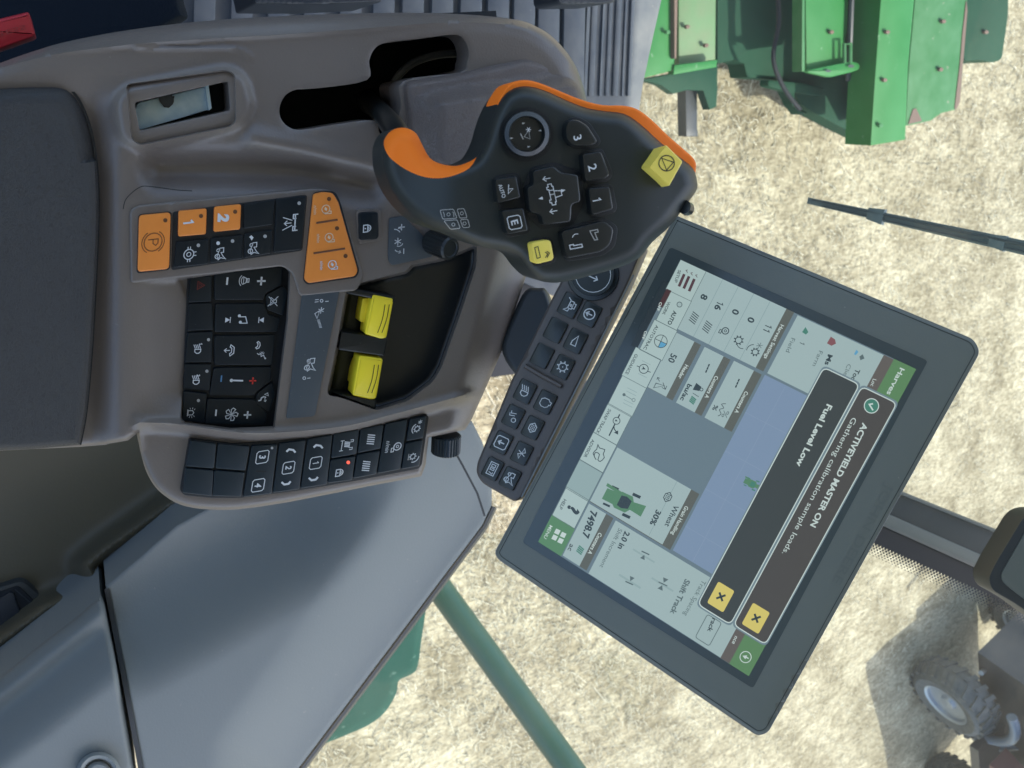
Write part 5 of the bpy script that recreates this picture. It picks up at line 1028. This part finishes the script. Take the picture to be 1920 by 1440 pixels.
# rail, fender
Pr = HP(-1.5)
b = MB(); b.tube([at(740, 985, 2.15), at(840, 1125, 2.12), at(960, 1290, 2.08), at(1140, 1540, 2.0)], .036, 18); b.build('handrail', m_railg, None, label='green tubular handrail slanting over the stubble outside the window', cat='handrail')
Pfe = HP(-1.45); b = MB()
b.sheet(Pfe, catmull([(798, 1135), (790, 1200), (783, 1250), (770, 1265), (748, 1276), (743, 1300), (722, 1335), (690, 1360), (640, 1382), (600, 1400), (560, 1440), (500, 1460), (560, 1250), (700, 1050), (790, 1060)], 4), r=14, rd=.03, step=12, skirt=.12); b.build('rear_fender', mat('fender green', (.014, .085, .060), .85, spec=.08, var=(9, .3, (.03, .11, .085)), dust=(40, .66, (.10, .2, .16))), None, label='teal green curved fender just outside the side trim', cat='fender')

# quad bike
PG = HP(-GZ)
wc = PG.pt(1722, 1262); wc = Vector((wc.x, wc.y, .29))
qb = empty('quad_bike', (wc.x, wc.y, 0), 'dark quad bike in its own shadow, cut off at the lower right corner', 'quad bike')
wdir = (PG.pt(1650, 1330)-PG.pt(1722, 1262)); wdir.z = 0; wdir.normalize()          # axle direction, toward us
fw = wdir.cross(Vector((0, 0, 1)))
def wheel(c, rad, wid):
    w_ = empty('wheel', c, None, None); w_.parent = qb; w_.matrix_parent_inverse = qb.matrix_world.inverted()
    b = MB(); k = 48; prof = [(.56, -.42), (.80, -.50), (.93, -.42), (1, -.25), (1.01, 0), (1, .25), (.93, .42), (.80, .50), (.56, .42)]; vs = []
    for j in range(k):
        th = 2*math.pi*j/k
        for r_, x in prof: vs.append(c+wdir*(x*wid)+(fw*math.cos(th)+Vector((0, 0, 1))*math.sin(th))*(r_*rad))
    m_ = len(prof); b.add(vs, [(j*m_+i, ((j+1) % k)*m_+i, ((j+1) % k)*m_+i+1, j*m_+i+1) for j in range(k) for i in range(m_-1)])
    for j in range(22):                     # chevron lugs
        for sg in (-1, 1):
            th = 2*math.pi*(j+(.5 if sg > 0 else 0))/22; q0 = []
            for (x, dt, rr) in ((.03*sg, 0, 1.0), (.03*sg, .10, 1.0), (.46*sg, .22, .93), (.46*sg, .10, .93)):
                for h_ in (0, .07):
                    a_ = th+dt; q0.append(c+wdir*(x*wid)+(fw*math.cos(a_)+Vector((0, 0, 1))*math.sin(a_))*((rr+h_)*rad))
            b.add(q0, [(1, 3, 5, 7), (0, 1, 3, 2), (2, 3, 5, 4), (4, 5, 7, 6), (6, 7, 1, 0)])
    b.build('tyre', m_tyre, w_)
    b = MB(); pr = [(.58, .44), (.52, .40), (.50, .30), (.20, .26), (.16, .36), (.01, .37)]; vs = []
    for j in range(k):
        th = 2*math.pi*j/k
        for r_, x in pr: vs.append(c+wdir*(x*wid)+(fw*math.cos(th)+Vector((0, 0, 1))*math.sin(th))*(r_*rad))
    m_ = len(pr); b.add(vs, [(j*m_+i, ((j+1) % k)*m_+i, ((j+1) % k)*m_+i+1, j*m_+i+1) for j in range(k) for i in range(m_-1)]); b.build('rim', m_chrome, w_)
wheel(wc, .29, .23)
w2 = wc+fw*1.15; w2b = wc-fw*1.15
side = -wdir
mid = wc+side*.50
onx = 1 if PG.pt(1920, 1440).x > wc.x else -1
fdir = fw if fw.x*1+fw.y*-.3 > 0 else -fw
wheel(wc+fdir*1.3, .29, .23); wheel(wc+side*.95, .29, .23)
def obox(b, c, ex, ey, ez, mi=0, tp=.8):
    vs = []
    for z_, t in ((-ez, 1), (ez, tp)):
        for x, y in ((-1, -1), (1, -1), (1, 1), (-1, 1)): vs.append(c+fdir*(x*ex*t)+side*(y*ey*t)+Vector((0, 0, z_)))
    b.add(vs, [(3, 2, 1, 0), (4, 5, 6, 7), (0, 1, 5, 4), (1, 2, 6, 5), (2, 3, 7, 6), (3, 0, 4, 7)], mi)
b = MB(); obox(b, wc+side*.5+fdir*.55+Vector((0, 0, .25)), .95, .30, .18, 0, .85); obox(b, wc+side*.5+fdir*.75+Vector((0, 0, .52)), .45, .16, .10, 0, .7); obox(b, wc+side*.5+fdir*.1+Vector((0, 0, .48)), .25, .2, .09, 0, .7); obox(b, wc+side*.35+fdir*.85+Vector((0, 0, .78)), .80, .60, .10, 0, .9); b.build('bike_body', m_atv, qb)  # the topmost box is added to widen the shadow on the ground
b = MB(); obox(b, wc+side*.12+fdir*.62+Vector((0, 0, .20)), .30, .22, .03, 0, .95); b.build('footwell', m_atv, qb)
b = MB(); c_ = wc+Vector((0, 0, .02)); arc = [c_+fdir*(.40*math.cos(t))+Vector((0, 0, .40*math.sin(t)))+side*.05 for t in np.linspace(-.2, 1.9, 12)]
b.tube(arc, .035, 10); b.tube([wc+side*.1+fdir*.42+Vector((0, 0, -.05)), wc+side*.15+fdir*.6+Vector((0, 0, .2)), wc+side*.5+fdir*.5+Vector((0, 0, .55))], .03, 10); b.build('fender_tube', m_atvb, qb)
b = MB(); obox(b, wc+side*.05+fdir*.66+Vector((0, 0, .36)), .16, .10, .08, 0, .7); b.build('side_cover', m_atvr, qb)
b = MB()
for t in range(3): b = MB(); b.tube([wc+side*(.15+.1*t)-fdir*.25+Vector((0, 0, .12+.08*t)), wc+side*(.22+.1*t)-fdir*.2+Vector((0, 0, .10+.08*t))], .018, 8); b.build('bolt', m_chrome, qb)
b = MB()
b.tube([wc+side*.2-fdir*.5+Vector((0, 0, .55)), wc+side*.5-fdir*.55+Vector((0, 0, .6)), wc+side*.8-fdir*.5+Vector((0, 0, .55))], .014, 8); b.build('front_rack', m_chrome, qb)

# ================================================================== cab roof (shades the interior, above the frame)
b = MB(); b.box((.33, .33, GZ+.78), (2.86, 2.86, .12)); b.build('cab_roof', mat('roof lining', (.46, .50, .54), .7), None, label='flat pale cab roof over the console, above the photo', cat='roof')
b = MB(); b.box((.33, -1.14, GZ-.85), (2.86, .06, .8)); b.build('rear_shade_wall', m_dark, None, label='unseen dark wall behind the seat, added to shape the cab light', cat='wall')  # unseen, added to block light from behind
b = MB(); b.box((-1.14, -.05, GZ-.85), (.06, 2.1, .8)); b.build('side_shade_wall', m_dark, None, label='unseen dark wall left of the seat, added to shape the cab light', cat='wall')  # unseen, added to block light from the left
